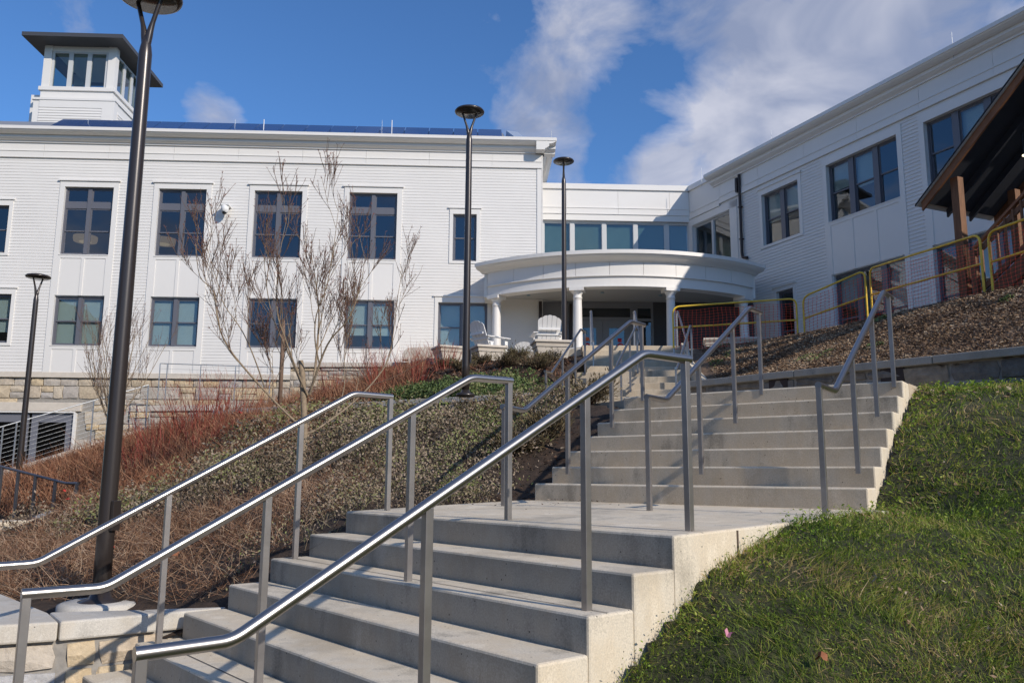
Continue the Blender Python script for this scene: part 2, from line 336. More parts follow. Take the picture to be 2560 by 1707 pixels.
def inside(poly, x, y):
    x = np.asarray(x); y = np.asarray(y); r = np.zeros(x.shape, bool); n = len(poly)
    for i in range(n):
        (x1, y1), (x2, y2) = poly[i], poly[(i + 1) % n]
        c = ((y1 > y) != (y2 > y)) & (x < (x2 - x1) * (y - y1) / (y2 - y1 + 1e-12) + x1); r ^= c
    return r
def vnoise(x, y, s, seed=0):
    x = np.asarray(x) * s + seed * 7.3; y = np.asarray(y) * s - seed * 3.1
    return (np.sin(x * 1.3 + np.sin(y * 1.7)) + np.sin(y * 1.9 + np.sin(x * 1.1) * 1.3) + .5 * np.sin(x * 3.1 + y * 2.3)) / 2.5
def terrain(name, poly, h, mat, step=.12, rough=.02):
    p = np.array(poly); x0, y0 = p.min(0); x1, y1 = p.max(0)
    gx = np.arange(x0, x1 + step, step); gy = np.arange(y0, y1 + step, step); X, Y = np.meshgrid(gx, gy)
    Z = h(X, Y) + rough * vnoise(X, Y, 6) + rough * .6 * vnoise(X, Y, 15, 2)
    ny, nx = X.shape; I = np.arange(nx * ny).reshape(ny, nx)
    q = np.stack([I[:-1, :-1], I[:-1, 1:], I[1:, 1:], I[1:, :-1]], -1).reshape(-1, 4)
    cx = (X[:-1, :-1] + step / 2).ravel(); cy = (Y[:-1, :-1] + step / 2).ravel(); q = q[inside(poly, cx, cy)]
    u, inv = np.unique(q, return_inverse=True)
    V = np.stack([X.ravel(), Y.ravel(), Z.ravel()], -1)[u]
    return link(name, npmesh(name, V, inv.reshape(-1, 4), mat, True), kind='structure')
def sample(poly, n, near=0.):
    p = np.array(poly); lo, hi = p.min(0), p.max(0); out = []
    tot = 0
    while tot < n:
        q = rng.uniform(lo, hi, (n * 3, 2)); q = q[inside(poly, q[:, 0], q[:, 1])]
        if near:
            d = np.hypot(q[:, 0], q[:, 1]); q = q[rng.random(len(q)) < np.minimum(1, (near / d) ** 2)]
        out.append(q); tot += len(q)
    return np.concatenate(out)[:n]
def unit(v): return v / np.maximum(np.linalg.norm(v, axis=-1, keepdims=True), 1e-9)
def blades_geo(P, D, L, Wd, bend):
    """bent tapering blades: P roots, D directions, bend vectors"""
    n = len(P); side = unit(np.cross(D, rng.normal(size=(n, 3)))) * (np.asarray(Wd).reshape(-1, 1) / 2)
    L = np.asarray(L).reshape(-1, 1); m = P + D * L * .5 + bend * L * .18; t = P + D * L + bend * L * .75
    V = np.stack([P - side, P + side, m + side * .8, m - side * .8, t], 1).reshape(-1, 3)
    b = np.arange(n)[:, None] * 5
    return V, [b + np.array([0, 1, 2, 3]), b + np.array([3, 2, 4])], 5
def cards_geo(P, S, up=.3):
    n = len(P); N = unit(rng.normal(size=(n, 3)) + np.array([0, 0, up])); a = unit(np.cross(N, rng.normal(size=(n, 3)))); b = np.cross(N, a)
    S = np.asarray(S).reshape(-1, 1); a = a * S; b = b * S * .5
    V = np.stack([P - a, P + b, P + a, P - b], 1).reshape(-1, 3)
    return V, [np.arange(n)[:, None] * 4 + np.array([0, 1, 2, 3])], 4
def scatter(name, geo, mat, tint_, parent=None, kind=None):
    V, F, k = geo
    return link(name, npmesh(name, V, F, mat, False, np.repeat(tint_, k)), parent, kind=kind)
def upish(n, spread): return unit(rng.normal(size=(n, 3)) * np.array([spread, spread, .15]) + np.array([0, 0, 1.]))

# ------------------------------------------------------------------ the ground
AL, AR = R(2.455), R(-66.0)
gb = MB(); gb.add([(-400, -400, -1.7), (400, -400, -1.7), (400, 700, -1.7), (-400, 700, -1.7)], [(0, 1, 2, 3)])
gb.build('ground', groundm, kind='structure')
hm = MB(); NA, NR = 90, 6; V = []
for i in range(NA + 1):
    a = R(62 + 236 * i / NA)
    for j in range(NR + 1):
        r = 55 + 90 * j / NR; hh = (1 - ((j / NR) - .45) ** 2 / .3) * ((21 if not 2.45 < a < 3.75 else 8) + 3 * math.sin(a * 5) + 2.5 * math.sin(a * 13 + 1) + 1.2 * math.sin(a * 31 + j)) if 0 < j < NR else -2
        V.append((r * math.sin(a), r * math.cos(a), max(hh, -2)))
hm.add(V, [(i * (NR + 1) + j, i * (NR + 1) + j + 1, (i + 1) * (NR + 1) + j + 1, (i + 1) * (NR + 1) + j) for i in range(NA) for j in range(NR)], True)
hm.build('unseen_hills', M('unseen_wooded_hill', (.055, .048, .032), .95, var=.45, vscale=.35), kind='structure')  # unseen hills, ring added and shaped to block low sky light
gp = MB(); gp.poly([(-9, -6), (3, -6), (3, 1.5), (-.6, 2.6), (-3.3, 5.2), (-9, 4.6)], -1.66, -1.615)
gp.build('lower_pavement', M('dark_paving', (.11, .105, .095), .9, var=.2, vscale=5, bmp=.2), kind='structure', bevel=.01)

bedA = [(-2.0, 6.0), (-1.2, 6.5), (.35, 8.15), (1.45, 9.65), (.75, 11.9), (.55, 14.6), (-2.5, 16.55), (-4.8, 17.95), (-7, 19.5), (-9.6, 21.8), (-15, 20.5), (-15, 14), (-9.5, 9.3), (-6, 7.6), (-4.1, 6.9), (-3.25, 5.97)]
hA = rbf([(-3.2, 6.6, -1.03), (-2.2, 6.2, -1.0), (-4, 7, -1.05), (-1.32, 6.95, -.42), (-1.6, 6.75, -.62), (-1.85, 6.5, -.78), (-2.1, 6.3, -.92), (-.5, 7.75, -.38), (.1, 8.3, -.28), (.45, 8.75, -.05), (.75, 9.1, .18), (1.1, 9.6, .55), (1.35, 10.0, .78), (.7, 11.9, .93),
          (.5, 14.5, 1.02), (-2.5, 16.3, 1.0), (-4.8, 17.7, .98), (-2.63, 10.5, .13), (-1, 12, .62), (0, 10, .42), (-1.5, 8.5, -.2), (-3, 8.5, -.55), (-4.2, 12.5, .2), (-5.6, 15, .62), (-5.5, 16.5, .9), (-8.3, 17, .35), (-10.9, 18.5, -.3), (-9.6, 21.8, .9), (-15, 20.5, -.6), (-15, 14, -1.3),
          (-9.4, 14, -.98), (-8, 12, -1.0), (-6, 10, -.98), (-5.2, 8, -1.1), (-7, 9, -1.3), (-9.5, 9.3, -1.5), (-6.3, 12.6, -.35), (-7.2, 13.4, -.8)])
terrain('bank_soil', bedA, hA, soilm, .12, .03)
bedB = [(.6, 14.75), (1.0, 16.9), (1.5, 18.4), (1.85, 19.7), (1.2, 20.2), (-.4, 20.8), (-1.6, 22.2), (-2.5, 22.9), (-6.2, 23.2), (-8.5, 22.2), (-7, 19.6), (-4.9, 18.15), (-2.55, 16.75)]
hB = rbf([(.6, 14.8, 1.36), (-2.5, 16.8, 1.36), (-4.8, 18.2, 1.36), (.95, 16.6, 1.5), (1.2, 17.5, 2.0), (1.5, 18.4, 2.42), (1.8, 19.7, 2.86), (.6, 19.1, 2.66), (-.5, 19.9, 2.70), (-1.4, 21.2, 2.80), (-2.2, 22.4, 2.95), (.95, 19.7, 2.72), (-.55, 20.6, 2.74), (-2.9, 22.9, 2.9), (-4.2, 21, 2.0), (-6.2, 23, 1.7), (-8.5, 22.2, 1.2), (-6.5, 19.6, 1.3), (-1.1, 18.5, 2.3), (-.1, 17.5, 2.15), (.6, 17.5, 2.2), (-3, 18.5, 1.85)])
terrain('upper_bed_soil', bedB, hB, soilm, .14, .03)
bedC = [(3.0, 13.75), (4.6, 11.78), (6.15, 9.8), (7.95, 7.6), (11.5, 8.5), (10.5, 12.5), (9.3, 14.6), (8.3, 17), (7.8, 18.6), (6.8, 20.2), (4.3, 20.2), (4.2, 19.6), (3.95, 17.5), (3.75, 15.6)]
hC = rbf([(3.0, 13.75, 1.45), (4.6, 11.78, 1.45), (6.15, 9.8, 1.45), (7.95, 7.6, 1.45), (5.68, 18, 2.95), (6.79, 17, 3.07), (7.63, 15.5, 3.1), (7.91, 14, 3.06), (8.29, 13, 3.05), (9, 10.5, 3.0), (11.5, 8.5, 3.4), (10.5, 12.5, 3.15), (9.3, 14.6, 3.1), (8.3, 17, 3.1), (6.8, 20.2, 3.05), (4.3, 20.2, 3.04), (4.2, 19.6, 2.95), (3.95, 17.6, 2.2), (3.85, 16.2, 1.5), (5, 15.5, 2.1), (6, 13, 2.2), (7, 11.2, 2.2)])
terrain('mulch_slope', bedC, hC, mulchm, .12, .03)
bedD = [(-1.15, 2.55), (.8, 4.2), (2.72, 6.3), (3.75, 7.75), (4.55, 8.95), (5.9, 10.1), (8.0, 7.6), (12, 6), (10, .5), (5, -2), (0, -2), (-1.15, 1.2)]
hD = rbf([(-1.06, 2.69, -1.58), (-.3, 3.3, -1.42), (.2, 3.73, -1.12), (.44, 3.93, -.95), (.63, 4.09, -.80), (.86, 4.285, -.64), (1.1, 4.48, -.50), (1.27, 4.7, -.43), (1.42, 4.85, -.37), (2.38, 5.9, -.27), (2.86, 6.5, -.23), (3.12, 6.9, .1), (3.48, 7.4, .42), (3.98, 8.1, .8), (4.7, 9.25, .93), (6.1, 9.8, 1.1), (8, 7.6, 1.1), (12, 6, 1.2), (2.5, 4, -.72), (2.5, 3, -1.02), (4, 4, -.38), (5, 6, .25), (7, 6, .62), (3.5, 5.5, -.2), (4, 2, -1.02), (1.5, 2, -1.48), (8, 4, .1), (9, 1, -.8), (5, -2, -1.9), (0, 0, -1.68), (-1.1, 1.3, -1.66)])
terrain('lawn_ground', bedD, hD, turfm, .1, .025)
tf = MB(); tf.poly([(-6.3, 23.25), (-2.4, 22.95), (-1.5, 22.25), (-.3, 20.85), (1.25, 20.25), (1.9, 19.95), (4.25, 19.95), (6.9, 20.1), (12.5, 12), (17, 13), (9.5, 33), (-6.3, 29)], 2.4, 3.06)
tf.build('terrace_floor', concr, kind='structure')

# ------------------------------------------------------------------ stairs
A1, B1, C1, D1 = np.array([.823, 4.253]), np.array([-.235, -.196]), np.array([-1.321, 6.72]), np.array([-.238, -.193])
A2, B2, C2, D2 = np.array([2.704, 6.331]), np.array([.171, .245]), np.array([.231, 8.263]), np.array([.181, .237])
h = .165
st1 = thing('lower_staircase', 'nearest flight of wide pale concrete steps below the angled landing', 'staircase')
for k in range(1, 9):
    r0, l0, r1, l1 = A1 + k * B1, C1 + k * D1, A1 + (k - 1) * B1, C1 + (k - 1) * D1
    z = -.299 - k * h
    MB().poly([r0, l0, l1, r1], z - 1.1 if k < 6 else -2.2, z).build('step', concr, st1, .014)
ld = MB().poly([tuple(A1), tuple(C1), (.12, 8.38), (2.83, 6.27)], -1.5, [-.299, -.299, -.251, -.251]).build('landing', concr, st1, .014)
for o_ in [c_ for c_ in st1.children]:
    if len(o_.data.materials) < 2: o_.data.materials.append(concr_shade)
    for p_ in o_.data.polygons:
        if p_.normal.x * -.755 + p_.normal.y * -.656 > .8: p_.material_index = 1      # riser faces take a darker concrete that paints in their shade
gj = MB()      # joint lines scored across the landing and every other tread
for (a, b, z) in [(A1 - B1 * .45, C1 - D1 * .45, -.2925), (A1 - B1 * .9, C1 - D1 * .9, -.2885)] + [(A1 + (k - .42) * B1, C1 + (k - .42) * D1, -.299 - k * h) for k in (2, 5)]:
    a, b = np.array(a), np.array(b); d = (b - a) / np.linalg.norm(b - a); nn = np.array([-d[1], d[0]]) * .004
    gj.add([(*(a + nn), z + .003), (*(b + nn), z + .003), (*(b - nn), z + .003), (*(a - nn), z + .003)], [(3, 2, 1, 0)])
gj.build('score_line', M('joint_dirt', (.10, .09, .08), .95), st1)  # dark colour of the scored joints
vj = MB(); e = np.array([1.29, 4.76]); dE = (np.array([2.83, 6.27]) - A1); dE /= np.linalg.norm(dE); nE = np.array([dE[1], -dE[0]])
p = A1 + dE * .62
vj.poly([tuple(p + nE * .004 - dE * .008), tuple(p + nE * .004 + dE * .008), tuple(p - nE * .05 + dE * .008), tuple(p - nE * .05 - dE * .008)], -1.2, -.3)
vj.build('expansion_joint', M('joint_filler', (.10, .07, .05), .95), st1)
st2 = thing('middle_staircase', 'middle flight of seven concrete steps rising from the landing beside the lawn', 'staircase')
for k in range(1, 8):
    r0, l0, r1, l1 = A2 + (k - 1) * B2, C2 + (k - 1) * D2, A2 + k * B2, C2 + k * D2
    z = -.251 + k * h
    MB().poly([r0, l0, l1, r1], z - 1.2, z).build('step', concr_d, st2, .014)
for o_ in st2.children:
    o_.data.materials.clear(); o_.data.materials.append(concr); o_.data.materials.append(concr_d)  # paler concrete on treads and nosing edges paints in the sunlight there
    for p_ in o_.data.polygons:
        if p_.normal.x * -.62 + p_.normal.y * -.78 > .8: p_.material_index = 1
R7, L7 = A2 + 7 * B2, C2 + 7 * D2
wk = MB().poly([tuple(R7), (4.62, 9.0), (5.62, 10.42), (4.5, 11.85), (2.97, 13.72), (3.95, 15.6), (3.93, 16.1), (.80, 16.9), (.55, 14.6), (.72, 11.9), tuple(L7)], -.3,
               [.904, .91, .93, .98, 1.03, 1.1, 1.12, 1.12, 1.05, .97, .904]).build('upper_walkway', concr_d, kind='structure')
st3 = thing('upper_staircase', 'far flight of concrete steps climbing to the round porch', 'staircase')
for k in range(1, 8):
    l0 = np.array([1.457, 18.43]) - (7 - k) * np.array([.11, .25]); r0 = np.array([3.80, 17.82]) - (7 - k) * np.array([-.02, .27])
    l1 = l0 + np.array([.11, .25]); r1 = r0 + np.array([-.02, .27])
    if k == 7: l1, r1 = np.array([1.62, 19.0]), np.array([4.0, 19.0])
    z = 1.12 + k * h
    MB().poly([r0, l0, l1, r1], z - 1.0, z).build('step', concr_d, st3, .012)
for k in range(1, 6):
    y0 = 18.56 + (k - 1) * .29
    MB().poly([(1.70, y0), (4.13, y0), (4.13, y0 + (.29 if k < 5 else .5)), (1.70, y0 + (.29 if k < 5 else .5))], 1.5, 2.275 + k * h).build('step', concr_d, st3, .012)
MB().poly([(3.87, 15.9), (4.02, 15.9), (4.2, 19.9), (4.135, 19.9), (3.85, 17.9)], .8, [1.5, 1.5, 3.2, 3.2, 2.5]).build('cheek_wall', concr, st3, .012)

# ------------------------------------------------------------------ stone walls
def stone_mesh(i, mat):
    bm = bmesh.new(); bmesh.ops.create_cube(bm, size=1)
    rr = random.Random(i)
    bmesh.ops.subdivide_edges(bm, edges=bm.edges[:], cuts=1, use_grid_fill=True)
    for v in bm.verts:
        v.co += Vector((rr.uniform(-.035, .035), rr.uniform(-.10, .10) if v.co.y < -.1 else 0, rr.uniform(-.035, .035)))
        if v.co.y < -.1 and abs(v.co.x) > .3 and abs(v.co.z) > .3: v.co.x *= .95; v.co.z *= .94; v.co.y += .06
        if v.co.y < -.1 and (abs(v.co.x) > .3 or abs(v.co.z) > .3): v.co.y += .16
    me = bpy.data.meshes.new('stone'); bm.to_mesh(me); bm.free(); me.materials.append(mat); return me
STONES = {m.name: [stone_mesh(i, m) for i in range(7)] for m in (stone, stone_g, stone_w)}
def ashlar(parent, u0, u1, z0, z1, mat, hs=(.16, .30), ws=(.25, .6), y=0., depth=.12, gap=.018, clip=None, seed=1, taper=None):
    """courses of squared rubble between z0 and z1 along local x; clip(u, z) says where a stone shows; taper cuts the top"""
    rr = random.Random(seed); z = z0; n = 0
    while z < z1 - .04:
        ch = min(rr.uniform(*hs), z1 - z)
        if z1 - (z + ch) < hs[0] * .5: ch = z1 - z
        u = u0 - rr.uniform(0, .2)
        while u < u1:
            w = rr.uniform(*ws); a, b = max(u, u0), min(u + w, u1)
            if b - a > .05:
                pieces = [(z, ch)] if ch < hs[0] * 1.45 or rr.random() < .6 else [(z, ch * .5), (z + ch * .5, ch * .5)]
                for (zz, hh) in pieces:
                    if clip is None or clip((a + b) / 2, zz + hh / 2):
                        link('stone', rr.choice(STONES[mat.name]), parent, ((a + b) / 2, y - .01 + rr.uniform(-.012, .012), zz + hh / 2), None, (b - a - gap, depth, hh - gap)); n += 1
            u += w
        z += ch
    return n
def stone_wall(name, label, p, q, zb, zt, cap_t=.11, th=.35, mat=stone, cmat=capm, over=.04, hs=(.14, .24), ws=(.22, .6), seed=3, cap_seg=1.6, gap=.018, zq=None):
    """p, q: plan ends of the visible face (visible side is to the right of p->q)"""
    p, q = np.array(p, float), np.array(q, float); d = q - p; L = float(np.linalg.norm(d)); a = math.atan2(d[1], d[0])
    t = thing(name, label, 'wall', (p[0], p[1], 0), a)
    MB().box(0, L, .045, th, zb, zt - cap_t).build('mortar_core', mortar, t)
    ashlar(t, 0, L, zb, zt - cap_t - .01, mat, hs, ws, y=.07, seed=seed, gap=gap)
    n = max(1, round(L / cap_seg))
    for i in range(n):
        MB().box(L * i / n + .004, L * (i + 1) / n - .004, -over, th + over, zt - cap_t, zt).build('cap_stone', cmat, t, .012)
    return t
# right hand retaining wall under the mulch slope
rw = stone_wall('retaining_wall', 'grey stone retaining wall with concrete cap between lawn and mulch slope', (2.94, 13.70), (8.0, 7.45), .55, 1.55, .105, .4, stone_g, cap_d, .04, (.17, .24), (.38, .62), 5, 2.2, .03)
for u in (1.55, 3.3): MB().box(u, u + .32, .012, .05, 1.27, 1.44).build('step_light', brownmetal, rw)
# curb wall of the upper bed
cw = stone_wall('curb_wall', 'low stone curb wall with grey cap behind the leafless tree', (-7.0, 19.35), (.52, 14.62), .6, 1.445, .11, .35, stone, capm, .03, (.14, .22), (.25, .5), 8, 1.7)
MB().poly([(7.0 + 1.89, .002), (7.0 + 1.89, .12), (7.0 + 2.2, .9), (7.0 + 2.1, .95)], .9, 1.44).build('return_end', capm, cw) if False else None
MB().poly([(.50, 14.64), (.93, 15.95), (.66, 16.05), (.20, 14.83)], .7, [1.44, 1.26, 1.26, 1.44]).build('curb_return', limest, None, .012).parent = None
cr_ = bpy.data.objects['curb_return']; tag(cr_, 'pale cast return block sloping down beside the foot of the far steps', 'kerb')
tw = stone_wall('terrace_wall', 'buff stone terrace wall with rounded cap under the second and third ground floor windows', (-6.3, 23.2), (-2.35, 22.9), 1.2, 3.09, .13, .5, stone, limest, .04, (.15, .26), (.25, .6), 11, 2.2)
pc = thing('capped_pier', 'short pier with a rounded cast cap stone at the end of the terrace wall', 'pier', (-2.45, 22.75, 0), AL)
MB().box(-.42, .42, -.2, .3, 2.6, 3.16).build('pier_block', limest, pc)
MB().tube(fillet([(-.43, .05, 3.12), (-.43, .05, 3.31), (.45, .05, 3.36), (.45, .05, 3.12)], .12), .24, 4).build('pier_cap', limest, pc, .03)
lt = stone_wall('ramp_terrace_wall', 'stone wall with concrete coping behind the red stemmed shrubs', (-9.45, 21.5), (-6.4, 21.0), .4, 1.72, .15, .35, stone, limest, .03, (.15, .25), (.25, .55), 17, 1.6)
# sloping wing wall of the ramp on the far left
rp = thing('ramp_wing_wall', 'stone ramp wall with coping sloping down to the left edge of the view', 'wall', (0, 0, 0))
V0, V1 = np.array([-13.6, 19.0]), np.array([-9.65, 22.0]); dd = (V1 - V0); LL = float(np.linalg.norm(dd)); aa = math.atan2(dd[1], dd[0])
rp.location = (V0[0], V0[1], 0); rp.rotation_euler = (0, 0, aa)
zz0, zz1 = -.62, 1.21
rp2 = MB(); rp2.extrude_x([(.05, -2), (.3, -2), (.3, -1), (.05, -1)], 0, LL)
MB().add([(0, .05, -2), (LL, .05, -2), (LL, .32, -2), (0, .32, -2), (0, .05, zz0 - .14), (LL, .05, zz1 - .14), (LL, .32, zz1 - .14), (0, .32, zz0 - .14)], [(0, 3, 2, 1), (4, 5, 6, 7), (0, 1, 5, 4), (1, 2, 6, 5), (2, 3, 7, 6), (3, 0, 4, 7)]).build('mortar_core', mortar, rp)
ashlar(rp, 0, LL, -1.4, 1.1, stone, (.15, .25), (.25, .55), y=.07, clip=lambda u, z: z < zz0 + (zz1 - zz0) * u / LL - .26, seed=23)
MB().add([(0, 0, zz0 - .15), (LL, 0, zz1 - .15), (LL, .37, zz1 - .15), (0, .37, zz0 - .15), (0, 0, zz0), (LL, 0, zz1), (LL, .37, zz1), (0, .37, zz0)], [(0, 3, 2, 1), (4, 5, 6, 7), (0, 1, 5, 4), (1, 2, 6, 5), (2, 3, 7, 6), (3, 0, 4, 7)]).build('coping', limest, rp, .012)

# low wall beside the bottom of the stairs: big warm stones, cast caps with a mitred corner
lw = thing('low_wall', 'low wall of large warm stones with smooth cast caps left of the nearest steps', 'wall')
SLAB = [(-2.934, 5.568), (-3.204, 5.928), (-4.10, 6.84), (-5.7, 8.4), (-7.5, 8.0), (-6.2, 4.15)]
MB().poly(SLAB, -1.085, -.96).build('cap_stone', capm, lw, .015)
MB().poly([(-2.926, 5.575), (-2.43, 5.918), (-2.62, 6.062), (-3.196, 5.932)], -1.085, -.96).build('cap_stone', capm, lw, .015)
MB().poly([(-2.422, 5.924), (-2.1, 6.145), (-2.0, 6.23), (-2.612, 6.066)], -1.085, -.96).build('cap_stone', capm, lw, .015)
def quadface(p, q, seed):
    p, q = np.array(p), np.array(q); d = q - p; L = float(np.linalg.norm(d)); a = math.atan2(d[1], d[0])
    n = np.array([-d[1], d[0]]) / L
    core = MB().poly([tuple(p + n * .03), tuple(q + n * .03), tuple(q + n * .3), tuple(p + n * .3)], -1.75, -1.086).build('mortar_core', mortar, lw)
    rr = random.Random(seed); z = -1.66
    for ch in (.2, .19, .17):
        u = -rr.uniform(.05, .2)
        while u < L:
            w = rr.uniform(.26, .52); a0, b0 = max(0, u), min(L, u + w)
            if b0 - a0 > .06:
                c = p + d / L * (a0 + b0) / 2 + n * .05
                link('stone', rr.choice(STONES[stone_w.name]), lw, (c[0], c[1], z + ch / 2), (0, rr.uniform(-.04, .04), a), (b0 - a0 - .028, .12, ch - .022))
            u += w
        z += ch
quadface((-6.1, 4.25), (-2.90, 5.62), 41); quadface((-2.90, 5.62), (-2.1, 6.17), 44)
lb = MB(); lb.lathe([(.31, -1.2), (.30, -1.0), (.27, -.985)], (-3.17, 6.6), 24)
tag(lb.build('lamp_footing', capm, None), 'round concrete footing under the nearest lamp post', 'footing')

# ------------------------------------------------------------------ handrails
def handrail(label, tube, posts, r=.0245, pw=.037, mat=steel, pmat=steel_p, zdrop=.06, group='stainless handrails on the stairs', name='handrail', fr_=.045):
    t = thing(name, label, 'handrail', (posts[0][0], posts[0][1], posts[0][2]), 0, group)
    o = Vector(t.location)
    P = fillet([Vector(p) - o for p in tube], fr_)
    MB().tube(P, r, 16).build('rail_tube', mat, t)
    T = [Vector(p) for p in tube]
    for q in posts:
        best = None
        for a, b in zip(T[:-1], T[1:]):       # height of the tube above the post
            ab = Vector((b.x - a.x, b.y - a.y)); s = (Vector((q[0], q[1])) - Vector((a.x, a.y))).dot(ab) / max(ab.length_squared, 1e-9)
            sc = max(0, min(1, s)); pt = a + (b - a) * sc; dist = (Vector((pt.x, pt.y)) - Vector((q[0], q[1]))).length
            if best is None or dist < best[0]: best = (dist, pt.z)
        d = T[2] - T[1] if len(T) > 2 else T[1] - T[0]
        a = math.atan2(d.y, d.x); w = pw / 2
        pts = [rot2(c, a) for c in ((-w, -w), (w, -w), (w, w), (-w, w))]
        MB().poly([(q[0] + c[0] - o.x, q[1] + c[1] - o.y) for c in pts], q[2] - zdrop - o.z, best[1] - r * .55 - o.z).build('post', pmat, t, .002)
    return t
handrail('nearest stainless handrail at the right end of the nearest steps', [(-1.195, 2.742, -.572), (-.952, 2.943, -.568), (.698, 4.306, .634), (.99, 4.547, .637)], [(-1.18, 2.755, -1.45), (-.342, 3.446, -.96), (.36, 4.026, -.629), (.96, 4.522, -.299)])
handrail('stainless handrail down the middle of the nearest steps', [(-2.16, 3.767, -.535), (-1.897, 3.983, -.535), (-.264, 5.332, .62), (.0, 5.55, .624)], [(-2.145, 3.78, -1.6), (-1.3, 4.477, -1.124), (-.609, 5.047, -.63), (-.019, 5.534, -.298)])
handrail('stainless handrail at the left end of the nearest steps beside the low wall', [(-3.4, 4.817, -.57), (-2.915, 5.217, -.557), (-1.264, 6.581, .63), (-.99, 6.807, .626)], [(-2.33, 5.70, -1.124), (-1.605, 6.299, -.63), (-1.002, 6.797, -.295)])
handrail('stainless handrail at the right end of the middle steps beside the lawn', [(2.16, 5.775, .634), (2.411, 6.12, .625), (3.54, 7.674, 1.737), (3.747, 7.959, 1.746)], [(2.170, 5.79, -.26), (2.742, 6.575, .08), (3.205, 7.213, .574), (3.666, 7.848, .904)])
handrail('stainless handrail down the middle of the middle steps', [(1.065, 6.493, .611), (1.27, 6.775, .608), (2.48, 8.442, 1.731), (2.68, 8.717, 1.736)], [(1.075, 6.507, -.262), (1.678, 7.338, .069), (2.184, 8.035, .561), (2.641, 8.664, .904)])
handrail('stainless handrail at the left end of the middle steps beside the dark soil', [(-.085, 7.27, .591), (.114, 7.544, .574), (1.352, 9.25, 1.73), (1.558, 9.533, 1.741)], [(-.064, 7.298, -.264), (.556, 8.153, .063), (1.081, 8.876, .56), (1.513, 9.471, .904)])
handrail('stainless handrail at the left end of the far steps below the porch', [(.649, 16.083, 2.005), (.791, 16.407, 2.006), (1.536, 18.115, 3.209), (1.66, 18.397, 3.186)], [(.675, 16.142, 1.12), (1.06, 17.02, 1.45), (1.385, 17.769, 1.95), (1.65, 18.376, 2.278)])
handrail('stainless handrail down the middle of the far steps below the porch', [(1.90, 15.65, 2.0), (1.99, 15.9, 2.0), (2.71, 17.8, 3.2), (2.79, 18.05, 3.19)], [(1.91, 15.68, 1.1), (2.22, 16.6, 1.285), (2.5, 17.25, 1.78), (2.78, 18.03, 2.27)])
handrail('stainless handrail at the right end of the far steps below the porch', [(3.10, 15.45, 2.0), (3.17, 15.7, 2.0), (3.86, 17.55, 3.2), (3.93, 17.75, 3.19)], [(3.11, 15.48, 1.1), (3.40, 16.3, 1.285), (3.66, 17.0, 1.78), (3.92, 17.73, 2.27)])
for x0, x1, w in ((1.87, 1.95, 'left'), (2.97, 3.03, 'middle'), (4.06, 4.09, 'right')):
    handrail(f'short stainless handrail at the {w} of the topmost steps in front of the porch', [(x0, 18.7, 3.03), (x0 + .005, 18.85, 3.05), (x1, 19.95, 3.99), (x1, 20.15, 4.0)], [(x0, 18.72, 2.27), (x1, 20.1, 3.06)])
dk = handrail('low dark steel handrail with close posts at the left edge of the view', [(-12.5, 15.0, .72), (-8.6, 14.0, .085), (-7.25, 13.6, -.185), (-7.0, 13.5, -.185)], [(-11.2, 14.67, -.6), (-10.2, 14.4, -.75), (-9.4, 14.2, -.95), (-8.55, 13.98, -.95), (-8.2, 13.87, -.95), (-7.85, 13.77, -.95), (-7.45, 13.65, -.95), (-7.02, 13.505, -.95)], .022, .04, darksteel, darksteel, .05, None)
def cable_rail(label, p, q, z0, z1, zb0, zb1, n, posts):
    t = thing('cable_railing', label, 'railing', (p[0], p[1], 0), 0, 'cable railings of the terrace')
    d = np.array(q) - np.array(p)
    def pt(s, f): return (d[0] * s, d[1] * s, (z0 + (z1 - z0) * s) * (1 - f) + (zb0 + (zb1 - zb0) * s) * f)
    MB().tube([pt(0, 0), pt(1, 0)], .014, 8).build('rail_tube', galv, t)
    for k in range(1, n + 1): MB().tube([pt(0, k / (n + .6)), pt(1, k / (n + .6))], .004, 5).build('cable', galv, t)
    for s in posts: MB().bar(pt(s, 0), pt(s, 1.05), .026, .026, (1, 0, 0)).build('post', galv, t)
    return t
cable_rail('pale cable railing level along the wall foot behind the leafless tree', (-11.2, 26), (-6.6, 26.1), 3.42, 3.30, 2.3, 2.3, 6, (0, .05, .28, .52, .76, 1))
cable_rail('pale cable railing sloping down with the ramp in front of the glass doors', (-13.4, 19.15), (-9.75, 22), .55, 2.31, -.5, 1.25, 9, (0, .30, .36, .72, 1))

# ------------------------------------------------------------------ lamp posts
def lamp_post(label, x, y, zb, zt, rz=0., pr=.054, lean=(0, 0)):
    t = thing('lamp_post', label, 'lamp post', (x, y, zb), rz, 'round headed lamp posts'); H = zt - zb
    MB().lathe([(.16, -.03), (.16, .02), (.09, .04), (.06, .10)], (0, 0), 20).build('base_plate', bronze, t)
    MB().lathe([(pr * 1.22, .03), (pr * 1.2, .5), (pr, H - .62), (pr, H - .55), (pr * .82, H - .48), (pr * .5, H - .40), (pr * .35, H - .38)], (0, 0), 24).build('pole', bronze, t)
    MB().box(pr * 1.18, pr * 1.18 + .03, -.04, .04, .55, .78).build('hand_hole_cover', bronze, t, .004)
    for s in (-1, 1):
        MB().tube(fillet([(s * .012, 0, H - .46), (s * .035, 0, H - .32), (s * .13, 0, H - .03)], .2), [.03, .03, .028, .026, .024, .022, .02, .018][:8], 10).build('fork_arm', bronze, t)
    hd = MB().lathe([(.02, H - .045), (.235, H - .045), (.262, H - .03), (.268, H - .012), (.25, H + .012), (.16, H + .04), (.03, H + .052)], (0, 0), 40).build('lamp_head', bronze, t)
    MB().lathe([(.005, H - .049), (.225, H - .049), (.225, H - .046)], (0, 0), 32).build('lens', ledm, hd)
    return t
